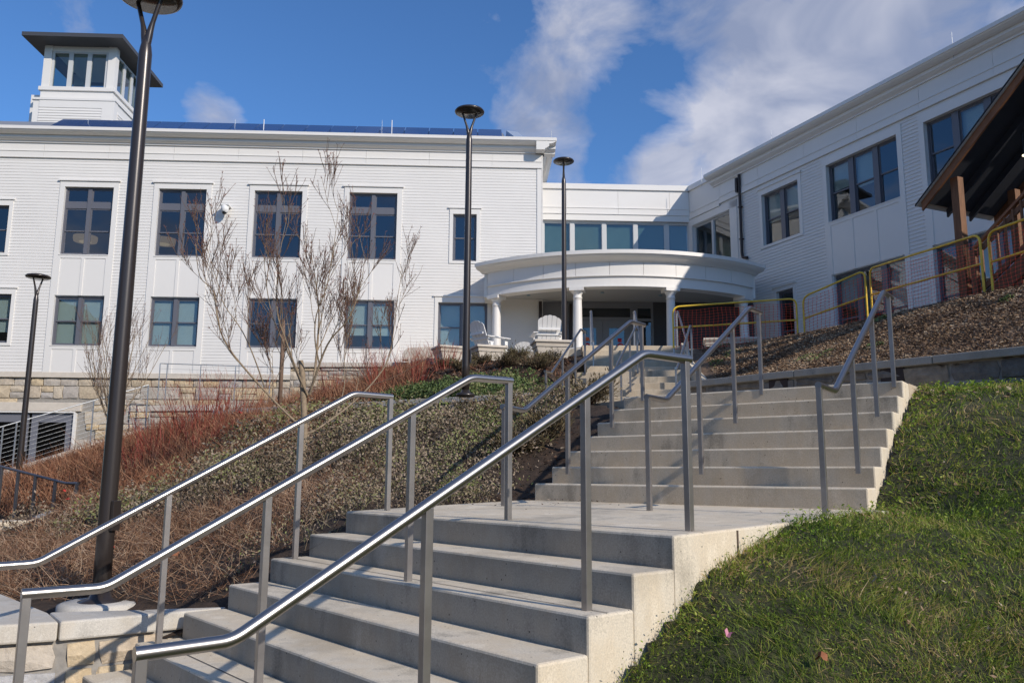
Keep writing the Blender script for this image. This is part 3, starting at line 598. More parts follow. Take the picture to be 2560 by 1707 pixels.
lamp_post('tall dark lamp post nearest the viewer, its head cut by the top of the view', -3.17, 6.6, -1.0, 4.10, R(-18))
lamp_post('dark lamp post standing in front of the end of the left block', -.79, 14.0, 1.33, 6.46, R(4))
lamp_post('dark lamp post standing in front of the round porch', 1.29, 20.0, 2.75, 7.90, R(82))
lamp_post('smaller looking dark lamp post at the far left by the ramp', -10.93, 18.5, -.33, 4.44, R(70))
sp_ = thing('timber_stake', 'thin brown post standing behind the leafless tree', 'post', (-4.85, 17.2, .95))
MB().lathe([(.045, 0), (.045, 1.9), (.02, 2.28)], (0, 0), 10).build('shaft', M('weathered_stake', (.20, .13, .09), .8, var=.2, vscale=12), sp_)

# ------------------------------------------------------------------ buildings: shared pieces
bw = MB().add([(0, -.023, 0), (1, -.023, 0), (1, -.004, 1), (0, -.004, 1), (0, .01, 0), (1, .01, 0), (1, .01, 1), (0, .01, 1)], [(0, 3, 2, 1)[::-1], (4, 5, 6, 7), (0, 1, 2, 3), (1, 5, 6, 2), (2, 6, 7, 3), (3, 7, 4, 0), (0, 4, 5, 1)][1:])
board_me = bw.mesh('clapboard', white)
board_flat = MB().add([(0, -.014, 0), (1, -.014, 0), (1, -.004, 1), (0, -.004, 1), (0, .01, 0), (1, .01, 0), (1, .01, 1), (0, .01, 1)], [(4, 5, 6, 7)[::-1], (0, 1, 2, 3), (1, 5, 6, 2), (2, 6, 7, 3), (3, 7, 4, 0), (0, 4, 5, 1)]).mesh('clapboard', white)
def boards(parent, u0, u1, z0, z1, e, holes, limit=300, me=None, lap=.021):
    L = []; z = z0
    while z < z1 - .02:
        hh = min(e, z1 - z); cuts = sorted((max(a, u0), min(b, u1)) for a, b, c, d in holes if min(d, z + hh) - max(c, z) > hh * .5 and b > u0 and a < u1)
        x = u0
        for a, b in cuts:
            if a - x > .03: L.append((x, a, z, hh))
            x = max(x, b)
        if u1 - x > .03: L.append((x, u1, z, hh))
        z += e
    L.sort(key=lambda t: -(t[1] - t[0]))
    for a, b, z, hh in L[:limit]: link('clapboard', me or board_me, parent, (a, 0, z), None, (b - a, 1, hh))
    if L[limit:]:
        m = MB()
        for a, b, z, hh in L[limit:]: m.add([(a, -lap, z), (b, -lap, z), (b, -.004, z + hh), (a, -.004, z + hh), (a, .01, z), (b, .01, z)], [(0, 1, 2, 3), (0, 4, 5, 1)])
        m.build('clapboard_run', white, parent, kind='stuff')
def wall_grid(parent, name, u0, u1, z0, z1, holes, mat, y0=.012, y1=.22):
    us = sorted({u0, u1, *[min(max(v, u0), u1) for hh in holes for v in hh[:2]]}); zs = sorted({z0, z1, *[min(max(v, z0), z1) for hh in holes for v in hh[2:]]})
    m = MB()
    for i in range(len(us) - 1):
        run = None
        for j in range(len(zs) - 1):
            uc, zc = (us[i] + us[i + 1]) / 2, (zs[j] + zs[j + 1]) / 2
            hole = any(a < uc < b and c < zc < d for a, b, c, d in holes)
            if not hole: run = (run[0], zs[j + 1]) if run else (zs[j], zs[j + 1])
            if (hole or j == len(zs) - 2) and run: m.box(us[i], us[i + 1], y0, y1, *run); run = None
    return m.build(name, mat, parent)
def window(parent, u0, u1, z0, z1, units=2, transom=None, blind=None, setb=.07, frame=greyframe, gl=None, meet=True, fw=.05, mw=.13, blm=None):
    """a window of side by side double hung units; sub-parts are sashes, panes and blinds"""
    m = MB(); y0, y1 = setb, setb + .10
    m.box(u0, u1, y0, y1, z0, z0 + fw); m.box(u0, u1, y0, y1, z1 - fw, z1); m.box(u0, u0 + fw, y0, y1, z0 + fw, z1 - fw); m.box(u1 - fw, u1, y0, y1, z0 + fw, z1 - fw)
    w = (u1 - u0 - 2 * fw - mw * (units - 1)) / units; bays = [(u0 + fw + i * (w + mw), u0 + fw + i * (w + mw) + w) for i in range(units)]
    for a, b in zip(bays[:-1], bays[1:]): m.box(a[1], b[0], y0 - .015, y1 - .002, z0 + fw, z1 - fw)
    zt = z1 - fw
    if transom:
        for a, b in bays: m.box(a, b, y0 + .004, y1 - .004, transom[0], transom[1])
        zt = transom[0]
    wo_ = m.build('window', frame, parent)
    g = gl or clear
    for i, (a, b) in enumerate(bays):
        cells = []
        if transom: cells.append((a, b, transom[1], z1 - fw, 0))
        if meet:
            zm = (z0 + fw + zt) / 2; cells += [(a, b, z0 + fw, zm + .02, .028), (a, b, zm - .02, zt, 0)]
        else: cells.append((a, b, z0 + fw, zt, 0))
        for (x0, x1, c, d, oy) in cells:
            s = .042 if meet or transom else .02; ys = y0 + .03 + oy; sm = MB()
            sm.box(x0, x1, ys, ys + .028, c, c + s); sm.box(x0, x1, ys, ys + .028, d - s, d); sm.box(x0, x0 + s, ys, ys + .028, c + s, d - s); sm.box(x1 - s, x1, ys, ys + .028, c + s, d - s)
            sm.build('sash', frame, wo_)
            MB().box(x0 + s - .003, x1 - s + .003, ys + .011, ys + .017, c + s - .003, d - s + .003).build('pane', g, wo_)
        if blind:
            f = blind[i] if isinstance(blind, (list, tuple)) else blind
            if f > 0: MB().box(a + .01, b - .01, y1 + .03, y1 + .034, z1 - fw - (z1 - z0 - 2 * fw) * f, z1 - fw).build('blind', blm or blindm, wo_)
    return wo_
def casing(parent, u0, u1, z0, z1, w=.12, top=.2, head=True, sill=True):
    m = MB(); m.box(u0 - w, u0, -.034, .02, z0, z1); m.box(u1, u1 + w, -.034, .02, z0, z1); m.box(u0 - w, u1 + w, -.036, .02, z1, z1 + top)
    if sill: m.box(u0 - w, u1 + w, -.036, .02, z0 - .09, z0)
    # reveal linings
    m.box(u0 - .02, u0 - .001, .02, .16, z0, z1); m.box(u1 + .001, u1 + .02, .02, .16, z0, z1); m.box(u0, u1, .02, .16, z1 + .001, z1 + .02); m.box(u0, u1, .0, .16, z0 - .02, z0 - .001)
    o = m.build('casing', trim, parent)
    if head: MB().box(u0 - w - .05, u1 + w + .05, -.075, .02, z1 + top, z1 + top + .05).build('head_drip', trim, parent)
    return o
def panels(parent, u0, u1, z0, z1, n=2):
    """flat panels between upper and lower window with thin battens"""
    m = MB(); m.box(u0, u1, -.034, .02, z1 - .10, z1)
    w = (u1 - u0) / n
    xs = [u0 + i * w for i in range(n + 1)]
    for i, x in enumerate(xs): m.box(x - (.05 if 0 < i < n else (0 if i == 0 else .07)), x + (.05 if 0 < i < n else (.07 if i == 0 else 0)), -.034, .02, z0, z1 - .101)
    m.build('panel_batten', trim, parent)
    for i in range(n): MB().box(xs[i] + .05, xs[i + 1] - .05, -.016, .02, z0, z1 - .102).build('spandrel_panel', trim, parent)
CORN = [(.22, 11.72), (-.50, 11.75), (-.50, 11.64), (-.475, 11.635), (-.45, 11.60), (-.36, 11.55), (-.27, 11.53), (-.235, 11.545), (-.235, 11.44), (-.215, 11.435), (-.16, 11.39), (-.11, 11.37), (-.085, 11.35), (-.085, 11.31), (.22, 11.31)]
def cornice(parent, u0, u1, dz=0., prof=CORN, seg=None, name='cornice'):
    pr = [(y, z + dz) for y, z in prof]; n = 1 if not seg else max(1, round((u1 - u0) / seg))
    for i in range(n): MB().extrude_x(pr, u0 + (u1 - u0) * i / n, u0 + (u1 - u0) * (i + 1) / n).build(name, trim, parent)
def frieze(parent, u0, u1, z0, z1, w=2.23, arch=.22, off=0.):
    n0 = math.ceil((u0 - off) / w); xs = [u0] + [off + i * w for i in range(n0, 60) if u0 < off + i * w < u1] + [u1]
    for a, b in zip(xs[:-1], xs[1:]):
        MB().box(a + .004, b - .004, -.03, .02, z0 + arch, z1).build('frieze_panel', trim, parent)
        MB().box(a + .003, b - .003, -.055, .02, z0 + .012, z0 + arch - .012).build('architrave_board', trim, parent)
    MB().box(u0, u1, -.075, .02, z0 + arch - .012, z0 + arch + .012).build('fillet_moulding', trim, parent)
    MB().box(u0, u1, -.07, .02, z0 - .02, z0 + .012).build('fillet_moulding', trim, parent)

# ------------------------------------------------------------------ left block
lbk = thing('left_block', 'long white clapboard block with grey windows on a stone base at the left', 'building', (0, 28, 0), AL)
holes = []; bays = [(-15.53, -13.87), (-12.33, -10.69), (-9.04, -7.38), (-5.75, -4.07)]
UZ, LZ = (7.335, 9.74), (4.19, 5.885)
for i, (a, b) in enumerate(bays):
    holes += [(a, b, *UZ), (a, b, *LZ)]
single = [(-19.05, -17.34, 7.35, 9.03), (-18.66, -16.95, 4.25, 5.92), (-2.10, -1.27, 7.335, 9.035), (-2.56, -.86, 4.13, 5.855)]
holes += single
base_holes = [(-22, -14.52, -.4, 1.93), (-11.42, -10.2, .9, 1.92)]
wall_grid(lbk, 'wall', -26, 1.02, 3.25, 11.7, holes, sheath)
wall_grid(lbk, 'stone_base_core', -26, 1.02, -1.5, 3.1, base_holes, mortar, .10, .4)
bh = [(-26, 1.02, 10.78, 12)] + [(a - .17, b + .17, 3.2, 9.99) for a, b in bays] + [(a - .12, b + .12, c - .09, d + .25) for a, b, c, d in single]
boards(lbk, -21.5, .86, 3.29, 10.79, .107, bh, 300, board_flat, .014)
MB().box(.86, 1.035, -.034, .1, 3.28, 10.78).build('corner_board', trim, lbk)
MB().box(1.02, 1.06, -.034, 14, 3.28, 11.3).build('end_wall', white, lbk)
for i, (a, b) in enumerate(bays):
    m = MB(); m.box(a - .17, a, -.034, .02, 3.28, 9.745); m.box(b, b + .17, -.034, .02, 3.28, 9.745); m.box(a - .17, b + .17, -.036, .02, 9.745, 9.95)
    for (c, d) in (UZ, LZ): m.box(a - .02, a - .001, .02, .16, c, d); m.box(b + .001, b + .02, .02, .16, c, d); m.box(a, b, .02, .16, d + .001, d + .02); m.box(a, b, -.05, .16, c - .03, c - .001)
    m.build('bay_trim', trim, lbk)
    MB().box(a - .22, b + .22, -.085, .02, 9.952, 10.005).build('head_drip', trim, lbk)
    panels(lbk, a, b, LZ[1] + .022, UZ[0] - .032); panels(lbk, a, b, 3.28, LZ[0] - .032)
    window(lbk, a, b, *UZ, 2, (9.0, 9.215), None)
    window(lbk, a, b, *LZ, 2, None, [(1, 1), (1, 1), (.0, .0), (.72, .72)][i])
for (a, b, c, d) in single: casing(lbk, a, b, c, d)
window(lbk, *single[0], 2); window(lbk, *single[1], 2, None, (.8, .78)); window(lbk, *single[2], 1); window(lbk, *single[3], 2, None, (1, 1))
frieze(lbk, -21.5, 1.03, 10.79, 11.32, off=.35 - 1.1)
cornice(lbk, -21.5, 1.5)
MB().extrude_x([(y, z) for y, z in CORN], 0, 0).v if False else None
# cornice return along the end wall
ret = MB(); pr = CORN; n_ = len(pr)
Va = [(1.02 - y, -.48, z) for y, z in pr]; Vb = [(1.02 - y, 14, z) for y, z in pr]
ret.add(Va + Vb, [tuple(range(n_)), tuple(range(2 * n_ - 1, n_ - 1, -1))] + [(i, n_ + i, n_ + (i + 1) % n_, (i + 1) % n_) for i in range(n_)])
ret.build('cornice', trim, lbk)
MB().box(-26, 1.02, .22, 14, 11.1, 11.6).build('roof_deck', roofm, lbk)
MB().add([(-24, .75, 11.62), (.15, .75, 11.62), (-.3, 3.25, 13.50), (-24, 3.25, 13.50), (-24, 7, 13.2), (-.3, 7, 13.2), (.15, 9, 11.6), (-24, 9, 11.6)], [(0, 1, 2, 3), (3, 2, 5, 4), (4, 5, 6, 7), (1, 6, 5, 2), (0, 3, 4, 7)]).build('roof_slope', roofm, lbk)
MB().box(-26, 1.08, -.04, .3, 3.10, 3.285).build('water_table', limest, lbk, .012)
for k in range(12):
    pass
ashlar(lbk, -19.2, -5.2, .2, 3.09, stone, (.20, .44), (.28, .80), y=.10, clip=lambda u, z: not (u < -14.2 and z < 2.3) and not (-11.6 < u < -10.05 and .8 < z < 2.05) and z > (.2 if u < -11 else 1.2), seed=2, gap=.02)
MB().box(-22, -14.34, -.01, .3, 1.98, 2.27).build('lintel', limest, lbk, .01)
dfm = MB(); dfm.box(-22, -14.52, .0, .2, 1.93, 1.975); dfm.box(-14.56, -14.48, .0, .2, -.4, 1.93); dfm.build('door_trim', trim, lbk)
for x0, x1 in ((-18.9, -17.5), (-17.4, -16.05), (-15.95, -14.60)):
    dm = MB(); dm.box(x0, x1, .1, .16, -.4, -.1); dm.box(x0, x1, .1, .16, 1.62, 1.92); dm.box(x0, x0 + .22, .1, .16, -.1, 1.62); dm.box(x1 - .22, x1, .1, .16, -.1, 1.62)
    dmo = dm.build('glass_door', M('door_grey', (.16, .165, .19), .45) if 'door_grey' not in bpy.data.materials else bpy.data.materials['door_grey'], lbk)
    MB().box(x0 + .22, x1 - .22, .125, .135, -.1, 1.62).build('pane', dark, dmo)
    MB().bar((x1 - .16, .06, .5), (x1 - .16, .06, .85), .03, .03, (1, 0, 0)).build('handle', galv, dmo)
window(lbk, -11.42, -10.2, .9, 1.92, 2, None, None, .03, lightframe)
room_m = MB(); room_m.box(-22, .8, 6, 6.2, 3.2, 11.1); room_m.box(-22, .8, 1.0, 6, 6.55, 6.75); room_m.box(-22, .8, .3, 6, 3.05, 3.18); room_m.box(-22, .8, .3, 6, 10.2, 10.4)
room_m.box(-22.2, -22, .3, 6, 3.2, 11.1); room_m.box(.7, .85, .3, 6, 3.2, 11.1)
for x in (-9.9, -6.6, -3.2): room_m.box(x - .06, x + .06, .5, 6, 3.2, 10.2)
room_m.box(-22, -13, 3, 3.2, -1.2, 2.6)
room_m.build('interior', room, lbk)
for u, y, z in ((-15.95, 2.6, 8.62), (-13.05, 2.6, 8.58)):
    pl = thing('pendant_lamp', 'beige drum pendant lamp inside the upper window ' + ('beside the nearest lamp post' if u < -14 else 'second from the left'), 'lamp', (0, 28, 0), AL, 'drum pendant lamps')
    MB().lathe([(.30, z - .10), (.40, z - .10), (.42, z), (.42, z + .10), (.30, z + .11)], (u, y), 28).build('shade', lampshade, pl)
    MB().lathe([(.05, z - .12), (.2, z - .12), (.24, z - .03)], (u, y), 20).build('diffuser', emit('pendant_glow' if u < -14 else 'pendant_glow_b', (1, .72, .42), .35), pl)
    MB().tube([(u, y, z + .15), (u, y, 10.2)], .012, 6).build('stem', black, pl)
wc = thing('wall_camera', 'small white security camera fixed to the siding between two upper windows', 'camera', (0, 28, 0), AL)
MB().box(-10.10, -9.80, -.40, -.02, 9.08, 9.12).build('bracket', camw, wc)
MB().lathe([(.03, 8.80), (.10, 8.84), (.13, 8.95), (.13, 9.08)], (-9.95, -.28), 16).build('housing', camw, wc)
MB().lathe([(.02, 8.77), (.07, 8.80), (.09, 8.86)], (-9.95, -.30), 12).build('lens_dome', black, wc)
ob = thing('vent_hood', 'small pale vent box low on the siding under the porch', 'vent', (0, 28, 0), AL)
MB().box(.18, .42, -.05, .01, 4.05, 4.3).build('box', camw, ob, .01); MB().box(.22, .38, -.056, -.049, 4.1, 4.25).build('grille', posterg, ob)

# solar panels on the front roof slope
sa = thing('solar_array', 'blue solar panels in two rows along the roof edge of the left block', 'solar panels', (0, 28, 0), AL)
pm_ = MB().box(0, 1, 0, 1, 0, .04).mesh('solar_panel', solar); s0, s1 = np.array([.72, 11.68]), np.array([3.22, 13.56]); ang = math.atan2(s1[1] - s0[1], s1[0] - s0[0]); ls = np.linalg.norm(s1 - s0)
for r_ in range(2):
    for c_ in range(18):
        f = (r_ + .0) / 2; y, z = s0 + (s1 - s0) * f
        link('solar_panel', pm_, sa, (-17.5 + c_ * .955, y, z + .03), (ang, 0, 0), (.925, ls / 2 - .03, 1))
rh = thing('roof_hatch', 'pale blue sloped metal hood on the roof corner', 'roof hood', (0, 28, 0), AL)
MB().add([(-.30, 2.6, 11.6), (.5, .9, 11.6), (1.0, 1.2, 11.6), (.3, 3.0, 11.6), (-.15, 2.9, 13.45), (.30, 3.0, 13.45), (.62, .95, 11.95), (1.0, 1.1, 11.9)], [(4, 6, 7, 5), (0, 1, 6, 4), (1, 2, 7, 6), (2, 3, 5, 7), (3, 0, 4, 5)]).build('hood', M('hood_metal', (.42, .5, .62), .4, .4), rh)
rods = [(-16.4, 30, 12.9, 'left of the cupola base'), (-10.73, 30, 12.9, 'above the third upper window'), (-9.62, 30, 12.9, 'white, above the solar panels'), (-5.06, 30, 12.9, 'thin and dark above the fourth upper window'), (-4.68, 30, 12.9, 'white, right of the thin dark one'), (1.39, 28.3, 11.8, 'on the right corner of the left block')]
for x, y, z, w in rods: tag(MB().tube([(x, y, z - .6), (x, y, z + .55)], .007 if 'white' not in w else .018, 6).build('lightning_rod', camw if 'white' in w else galv), 'lightning rod on the roof ' + w, 'lightning rod', 'lightning rods on the roofs')

# cupola on the roof ridge
cu = thing('cupola', 'white louvred roof tower with windows under a wide charcoal roof', 'cupola', (-19.68, 34.7, 0), AL)
MB().box(-1.78, 1.78, .0, 3.4, 12.5, 16.45).build('base', trim, cu)
for k in range(22):
    z = 15.92 - k * .125
    link('clapboard', board_me, cu, (-1.5, -.003, z), None, (2.75, 1.2, .122)); link('clapboard', board_me, cu, (1.783, .35, z), (0, 0, R(90)), (2.8, 1.2, .122))
MB().box(-1.5, 1.25, -.03, 0, 16.05, 16.42).build('base_board', trim, cu); MB().box(1.25, 1.8, -.032, .3, 12.5, 16.44).build('corner_board', trim, cu)
MB().box(-1.84, 1.84, -.06, 3.46, 16.40, 16.50).build('band', trim, cu)
MB().box(-1.60, 1.60, .15, 3.25, 16.5, 16.97).build('sill_block', trim, cu); MB().box(-1.68, 1.68, .07, 3.33, 16.92, 17.10).build('sill', trim, cu, .01)
for sx, sy in ((-1.6, .15), (1.6, .15), (-1.6, 3.25), (1.6, 3.25)):
    x0, x1 = (sx, sx + .34) if sx < 0 else (sx - .34, sx); y0, y1 = (sy, sy + .34) if sy < 1 else (sy - .34, sy)
    MB().box(x0, x1, y0, y1, 17.1, 19.1).build('corner_post', trim, cu)
MB().box(-1.25, 1.25, .2, 3.2, 18.85, 19.1).build('head_board', trim, cu)
for side in range(2):
    for k in range(3):
        a = -1.25 + .83 * k
        m = MB(); m.box(a, a + .1, 0, .12, 17.1, 18.85); m.box(a + .73, a + .83, 0, .12, 17.1, 18.85); m.box(a + .1, a + .73, 0, .12, 18.77, 18.85); m.box(a + .1, a + .73, 0, .12, 17.1, 17.16)
        w_ = m.build('window', lightframe, cu, loc=(0, .2, 0) if side == 0 else (1.55, 1.7, 0), rot=(0, 0, 0) if side == 0 else (0, 0, R(90)))
        MB().box(a + .1, a + .73, .05, .06, 17.16, 18.77).build('pane', teal, w_)
MB().add([(-2.2, -.7, 19.1), (2.2, -.7, 19.1), (2.2, 4.1, 19.1), (-2.2, 4.1, 19.1), (-2.2, -.7, 19.28), (2.2, -.7, 19.28), (2.2, 4.1, 19.28), (-2.2, 4.1, 19.28), (0, 1.7, 19.85)],
         [(0, 3, 2, 1), (0, 1, 5, 4), (1, 2, 6, 5), (2, 3, 7, 6), (3, 0, 4, 7), (4, 5, 8), (5, 6, 8), (6, 7, 8), (7, 4, 8)]).build('roof', cupm, cu)
MB().box(-2.35, -1.78, .8, 2.6, 12.5, 17.0).build('side_box', trim, cu)

# ------------------------------------------------------------------ right wing
wg = thing('right_wing', 'white clapboard wing in shade with wide grey windows at the right', 'building', (7.06, 31.572, 0), AR)
ww = [(4.18, 5.94, 7.885, 9.725, 2), (7.19, 9.90, 7.885, 9.763, 3), (10.81, 13.52, 7.885, 9.75, 3), (14.4, 17.1, 7.885, 9.75, 3)]
wl = [(4.70, 5.49, 3.4, 6.145, 1), (7.22, 9.95, 3.35, 6.17, 3), (10.81, 13.5, 3.35, 6.19, 3), (14.4, 17.1, 3.35, 6.19, 3)]
w0 = (.16, 2.45, 7.2, 9.71)
wh = [w[:4] for w in ww + wl] + [w0]
wall_grid(wg, 'wall', 0, 24, 2.4, 11.2, wh, sheath)
wbh = [(0, 24, 10.13, 12), (-.1, 2.85, 6.6, 10.2), (0, 2.9, 2, 3.0)] + [(a - .17, b + .17, 3.0, 10.02) for a, b, *_ in ww[1:]] + [(ww[0][0] - .14, ww[0][1] + .14, 7.8, 9.95), (wl[0][0] - .12, wl[0][1] + .12, 3.1, 6.35)]
boards(wg, 0, 18.2, 3.05, 10.13, .107, wbh)
for i, (a, b, c, d, n) in enumerate(ww):
    if i == 0: casing(wg, a, b, c, d, .14, .2)
    else:
        z0b, z1b = wl[i][2], wl[i][3]
        m = MB(); m.box(a - .17, a, -.034, .02, 3.05, d); m.box(b, b + .17, -.034, .02, 3.05, d); m.box(a - .17, b + .17, -.036, .02, d, 10.02)
        for (p0, p1) in ((c, d), (z0b, z1b)): m.box(a - .02, a - .001, .02, .2, p0, p1); m.box(b + .001, b + .02, .02, .2, p0, p1); m.box(a, b, .02, .2, p1 + .001, p1 + .02); m.box(a, b, -.05, .2, p0 - .03, p0 - .001)
        m.build('bay_trim', trim, wg); panels(wg, a, b, z1b + .022, c - .032, 3)
    window(wg, a, b, c, d, n, None, [(.55, .5), (.45, .55, .0), (.0, .6, .5), (0, 0, 0)][i], .11, mw=.2)
for i, (a, b, c, d, n) in enumerate(wl):
    if i == 0: casing(wg, a, b, c, d, .12, .14); window(wg, a, b, c, d, 1, None, None, .1, gl=dark)
    else: window(wg, a, b, c, d, n, None, [0, (.3, 0, 1), (0, .4, .4), 0][i], .12, mw=.2)
window(wg, *w0, 2, None, None, .08, lightframe, clear, False, .05, .12)
m = MB(); m.box(2.45, 2.85, -.036, .02, 7.0, 10.0); m.box(-.02, 2.85, -.036, .02, 9.74, 10.02); m.box(-.02, 2.45, .02, .2, 9.711, 9.735); m.box(2.451, 2.47, .02, .2, 7.2, 9.71); m.box(-.02, .155, -.03, .02, 7.0, 9.74); m.build('corner_trim', trim, wg)
frieze(wg, .0, 1.9, 10.05, 11.2, 2.0, .24); MB().box(-.02, 1.9, -.10, .25, 11.2, 11.40).build('parapet_cap', trim, wg)
frieze(wg, 1.9, 24, 10.14, 10.90, 2.23, .22, off=4.05)
WC = [(y * .95, z - 11.75 + 11.30) for y, z in CORN]; WC[-1] = (.22, 10.86); WC[-2] = (-.085, 10.86)
cornice(wg, 1.55, 24, 0, WC)
MB().box(0, 24, .22, 12, 10.9, 11.2).build('roof_deck', roofm, wg)
MB().box(0, 24, 7.0, 7.2, 2.4, 10.9).build('interior', room, wg)
m = MB(); m.box(0, 24, .4, 7, 6.3, 6.6); m.box(0, 24, .3, 7, 2.5, 3.2); m.box(0, 24, .3, 7, 10.3, 10.5); m.box(0, .1, .3, 7, 6.6, 10.3)
for x in (3.5, 6.6, 10.4, 14): m.box(x, x + .1, .4, 7, 2.6, 10.3)
m.build('interior', room, wg)
MB().box(24, 24.3, 0, 12, 2.4, 11.2).build('end_wall', white, wg)
dsp = thing('downspout', 'dark brown downspout with leader head on the shaded wing', 'downspout', (7.06, 31.572, 0), AR, 'brown downspouts')
MB().tube(fillet([(3.12, -.09, 10.85), (3.12, -.09, 7.9), (3.15, -.09, 7.72), (3.4, -.09, 7.66)], .1), .05, 10).build('pipe', brownmetal, dsp)
MB().box(2.95, 3.06, -.16, -.03, 10.2, 10.75).build('leader_head', brownmetal, dsp, .01)
for z in (8.4, 9.6): MB().box(3.05, 3.19, -.15, -.01, z, z + .03).build('strap', brownmetal, dsp)
for t_, w in ((5.2, 'above the first shaded window'), (12.2, 'above the second shaded bay'), (1.3, 'where the wing meets the link')):
    x, y = 7.06 + t_ * math.cos(AR) - .3, 31.572 + t_ * math.sin(AR)
    tag(MB().tube([(x, y, 11.0), (x, y, 11.75)], .007, 6).build('lightning_rod', galv), 'lightning rod on the shaded wing ' + w, 'lightning rod', 'lightning rods on the roofs')

# ------------------------------------------------------------------ link between the two
lk = thing('entrance_link', 'white two storey link with a row of large windows above the round porch', 'building', (7.06, 31.572, 0), AL)
lwz = (7.2, 9.93)
wall_grid(lk, 'wall', -6.3, .02, 6.4, 11.2, [(-5.93, -.05, *lwz)], sheath)
xs = [-5.93, -4.70, -3.43, -2.18, -.925, -.05]
xs = [-5.90, -4.703, -3.432, -2.178, -.925, .0]
for a, b in zip(xs[:-1], xs[1:]): window(lk, a, b, *lwz, 1, None, 1, .10, lightframe, teal, False, .085, blm=blindm)
m = MB(); m.box(-6.3, .0, -.036, .02, 9.931, 10.2); m.box(-6.3, 0, .02, .2, 9.931, 9.95); m.build('window_head', trim, lk)
frieze(lk, -6.3, -.03, 10.2, 11.2, 2.06, .24, off=-.82); MB().box(-6.3, -.02, -.10, .25, 11.2, 11.42).build('parapet_cap', trim, lk)
MB().box(-6.3, 1, .22, 6, 11.0, 11.2).build('roof_deck', roofm, lk)
m = MB(); m.box(-6.3, .5, 4, 4.2, 6.4, 11); m.box(-6.3, .5, .3, 4, 6.4, 7.0); m.box(-6.3, .5, .3, 4, 10.3, 10.5); m.build('interior', room, lk)

# ------------------------------------------------------------------ round porch
po = thing('round_porch', 'curved white porch roof carried by white round columns over the entrance', 'porch')
pc_x, pc_y, RR = 3.6, 32.04, 6.72
def arc(r, a0, a1, n=36): return [(pc_x + r * math.sin(a0 + (a1 - a0) * i / n), pc_y - r * math.cos(a0 + (a1 - a0) * i / n)) for i in range(n + 1)]
a0, a1 = R(-40.5), R(40.5)
def sweep(prof, a0, a1, n=40):
    """closed profile of (radius, z) swept round the porch centre"""
    k = len(prof); V = []; F = []
    for i in range(n + 1):
        a = a0 + (a1 - a0) * i / n; V += [(pc_x + r * math.sin(a), pc_y - r * math.cos(a), z) for r, z in prof]
    for i in range(n):
        for j in range(k):
            F.append((i * k + j, (i + 1) * k + j, (i + 1) * k + (j + 1) % k, i * k + (j + 1) % k))
    F += [tuple(range(k)), tuple(range(n * k + k - 1, n * k - 1, -1))]
    return MB().add(V, F)
zb = 5.84
np_ = 9
for i in range(np_): sweep([(RR + .10, zb + .36), (RR + .10, zb + .80), (RR - .2, zb + .80), (RR - .2, zb + .36)], a0 + (a1 - a0) * i / np_ + .0008, a0 + (a1 - a0) * (i + 1) / np_ - .0008, 6).build('frieze_panel', trim, po)
sweep([(RR + .08, zb + .035), (RR + .08, zb + .335), (RR - .25, zb + .335), (RR - .25, zb + .035)], a0, a1).build('architrave', trim, po)
sweep([(RR + .15, zb + .335), (RR + .15, zb + .365), (RR - .1, zb + .365), (RR - .1, zb + .335)], a0, a1).build('fillet_moulding', trim, po)
sweep([(RR + .13, zb), (RR + .13, zb + .035), (RR - .3, zb + .035), (RR - .3, zb)], a0, a1).build('bottom_fillet', trim, po)
sweep([(RR + .14, zb + .80), (RR + .16, zb + .83), (RR + .24, zb + .87), (RR + .34, zb + .89), (RR + .42, zb + .94), (RR + .44, zb + .98), (RR + .48, zb + .98), (RR + .48, zb + 1.10), (RR - .3, zb + 1.12), (RR - .3, zb + .80)], R(-42.5), R(42.5)).build('cornice', trim, po)
# roof deck and ceiling
cl = arc(RR - .2, a0, a1) + [(7.9, 28.4), (-.7, 28.2)]
MB().poly(cl, zb + .16, zb + .19).build('ceiling', M('porch_ceiling', (.42, .42, .41), .7), po)
MB().poly(arc(RR + .3, a0, a1) + [(7.6, 31.5), (1.2, 31.3), (1.1, 28.05), (-.75, 28.0)], zb + 1.0, zb + 1.08).build('roof_deck', roofm, po)
for sx, x_, y_ in ((-1, -.78, 26.94), (1, 7.98, 26.94)):
    MB().box(x_ - .16, x_ + .16, y_, 28.0 if sx < 0 else 29.0, zb, zb + .8).build('side_beam', trim, po)
colp = [(.19, 3.06), (.19, 3.16), (.205, 3.18), (.205, 3.24), (.165, 3.27), (.16, 3.3), (.155, 4.2), (.135, 5.42), (.135, 5.50), (.15, 5.51), (.15, 5.545), (.135, 5.555), (.135, 5.63), (.16, 5.67), (.195, 5.72), (.20, 5.735)]
cm_ = MB().lathe(colp, (0, 0), 28).mesh('column', trim); ab = MB().box(-.23, .23, -.23, .23, 5.735, 5.838).mesh('abacus', trim)
for xx in (-.52, 2.07, 5.02, 7.68):
    yy = pc_y - math.sqrt((RR - .06) ** 2 - (xx - pc_x) ** 2)
    c = link('column', cm_, po, (xx, yy, 0)); link('abacus', ab, c, (0, 0, 0), (0, 0, math.atan2(xx - pc_x, pc_y - yy)))
for xx, yy in ((.55, 27.3), (3.0, 26.8), (5.0, 27.2)): MB().lathe([(.06, zb + .14), (.07, zb + .158)], (xx, yy), 14).build('downlight', posterg, po)
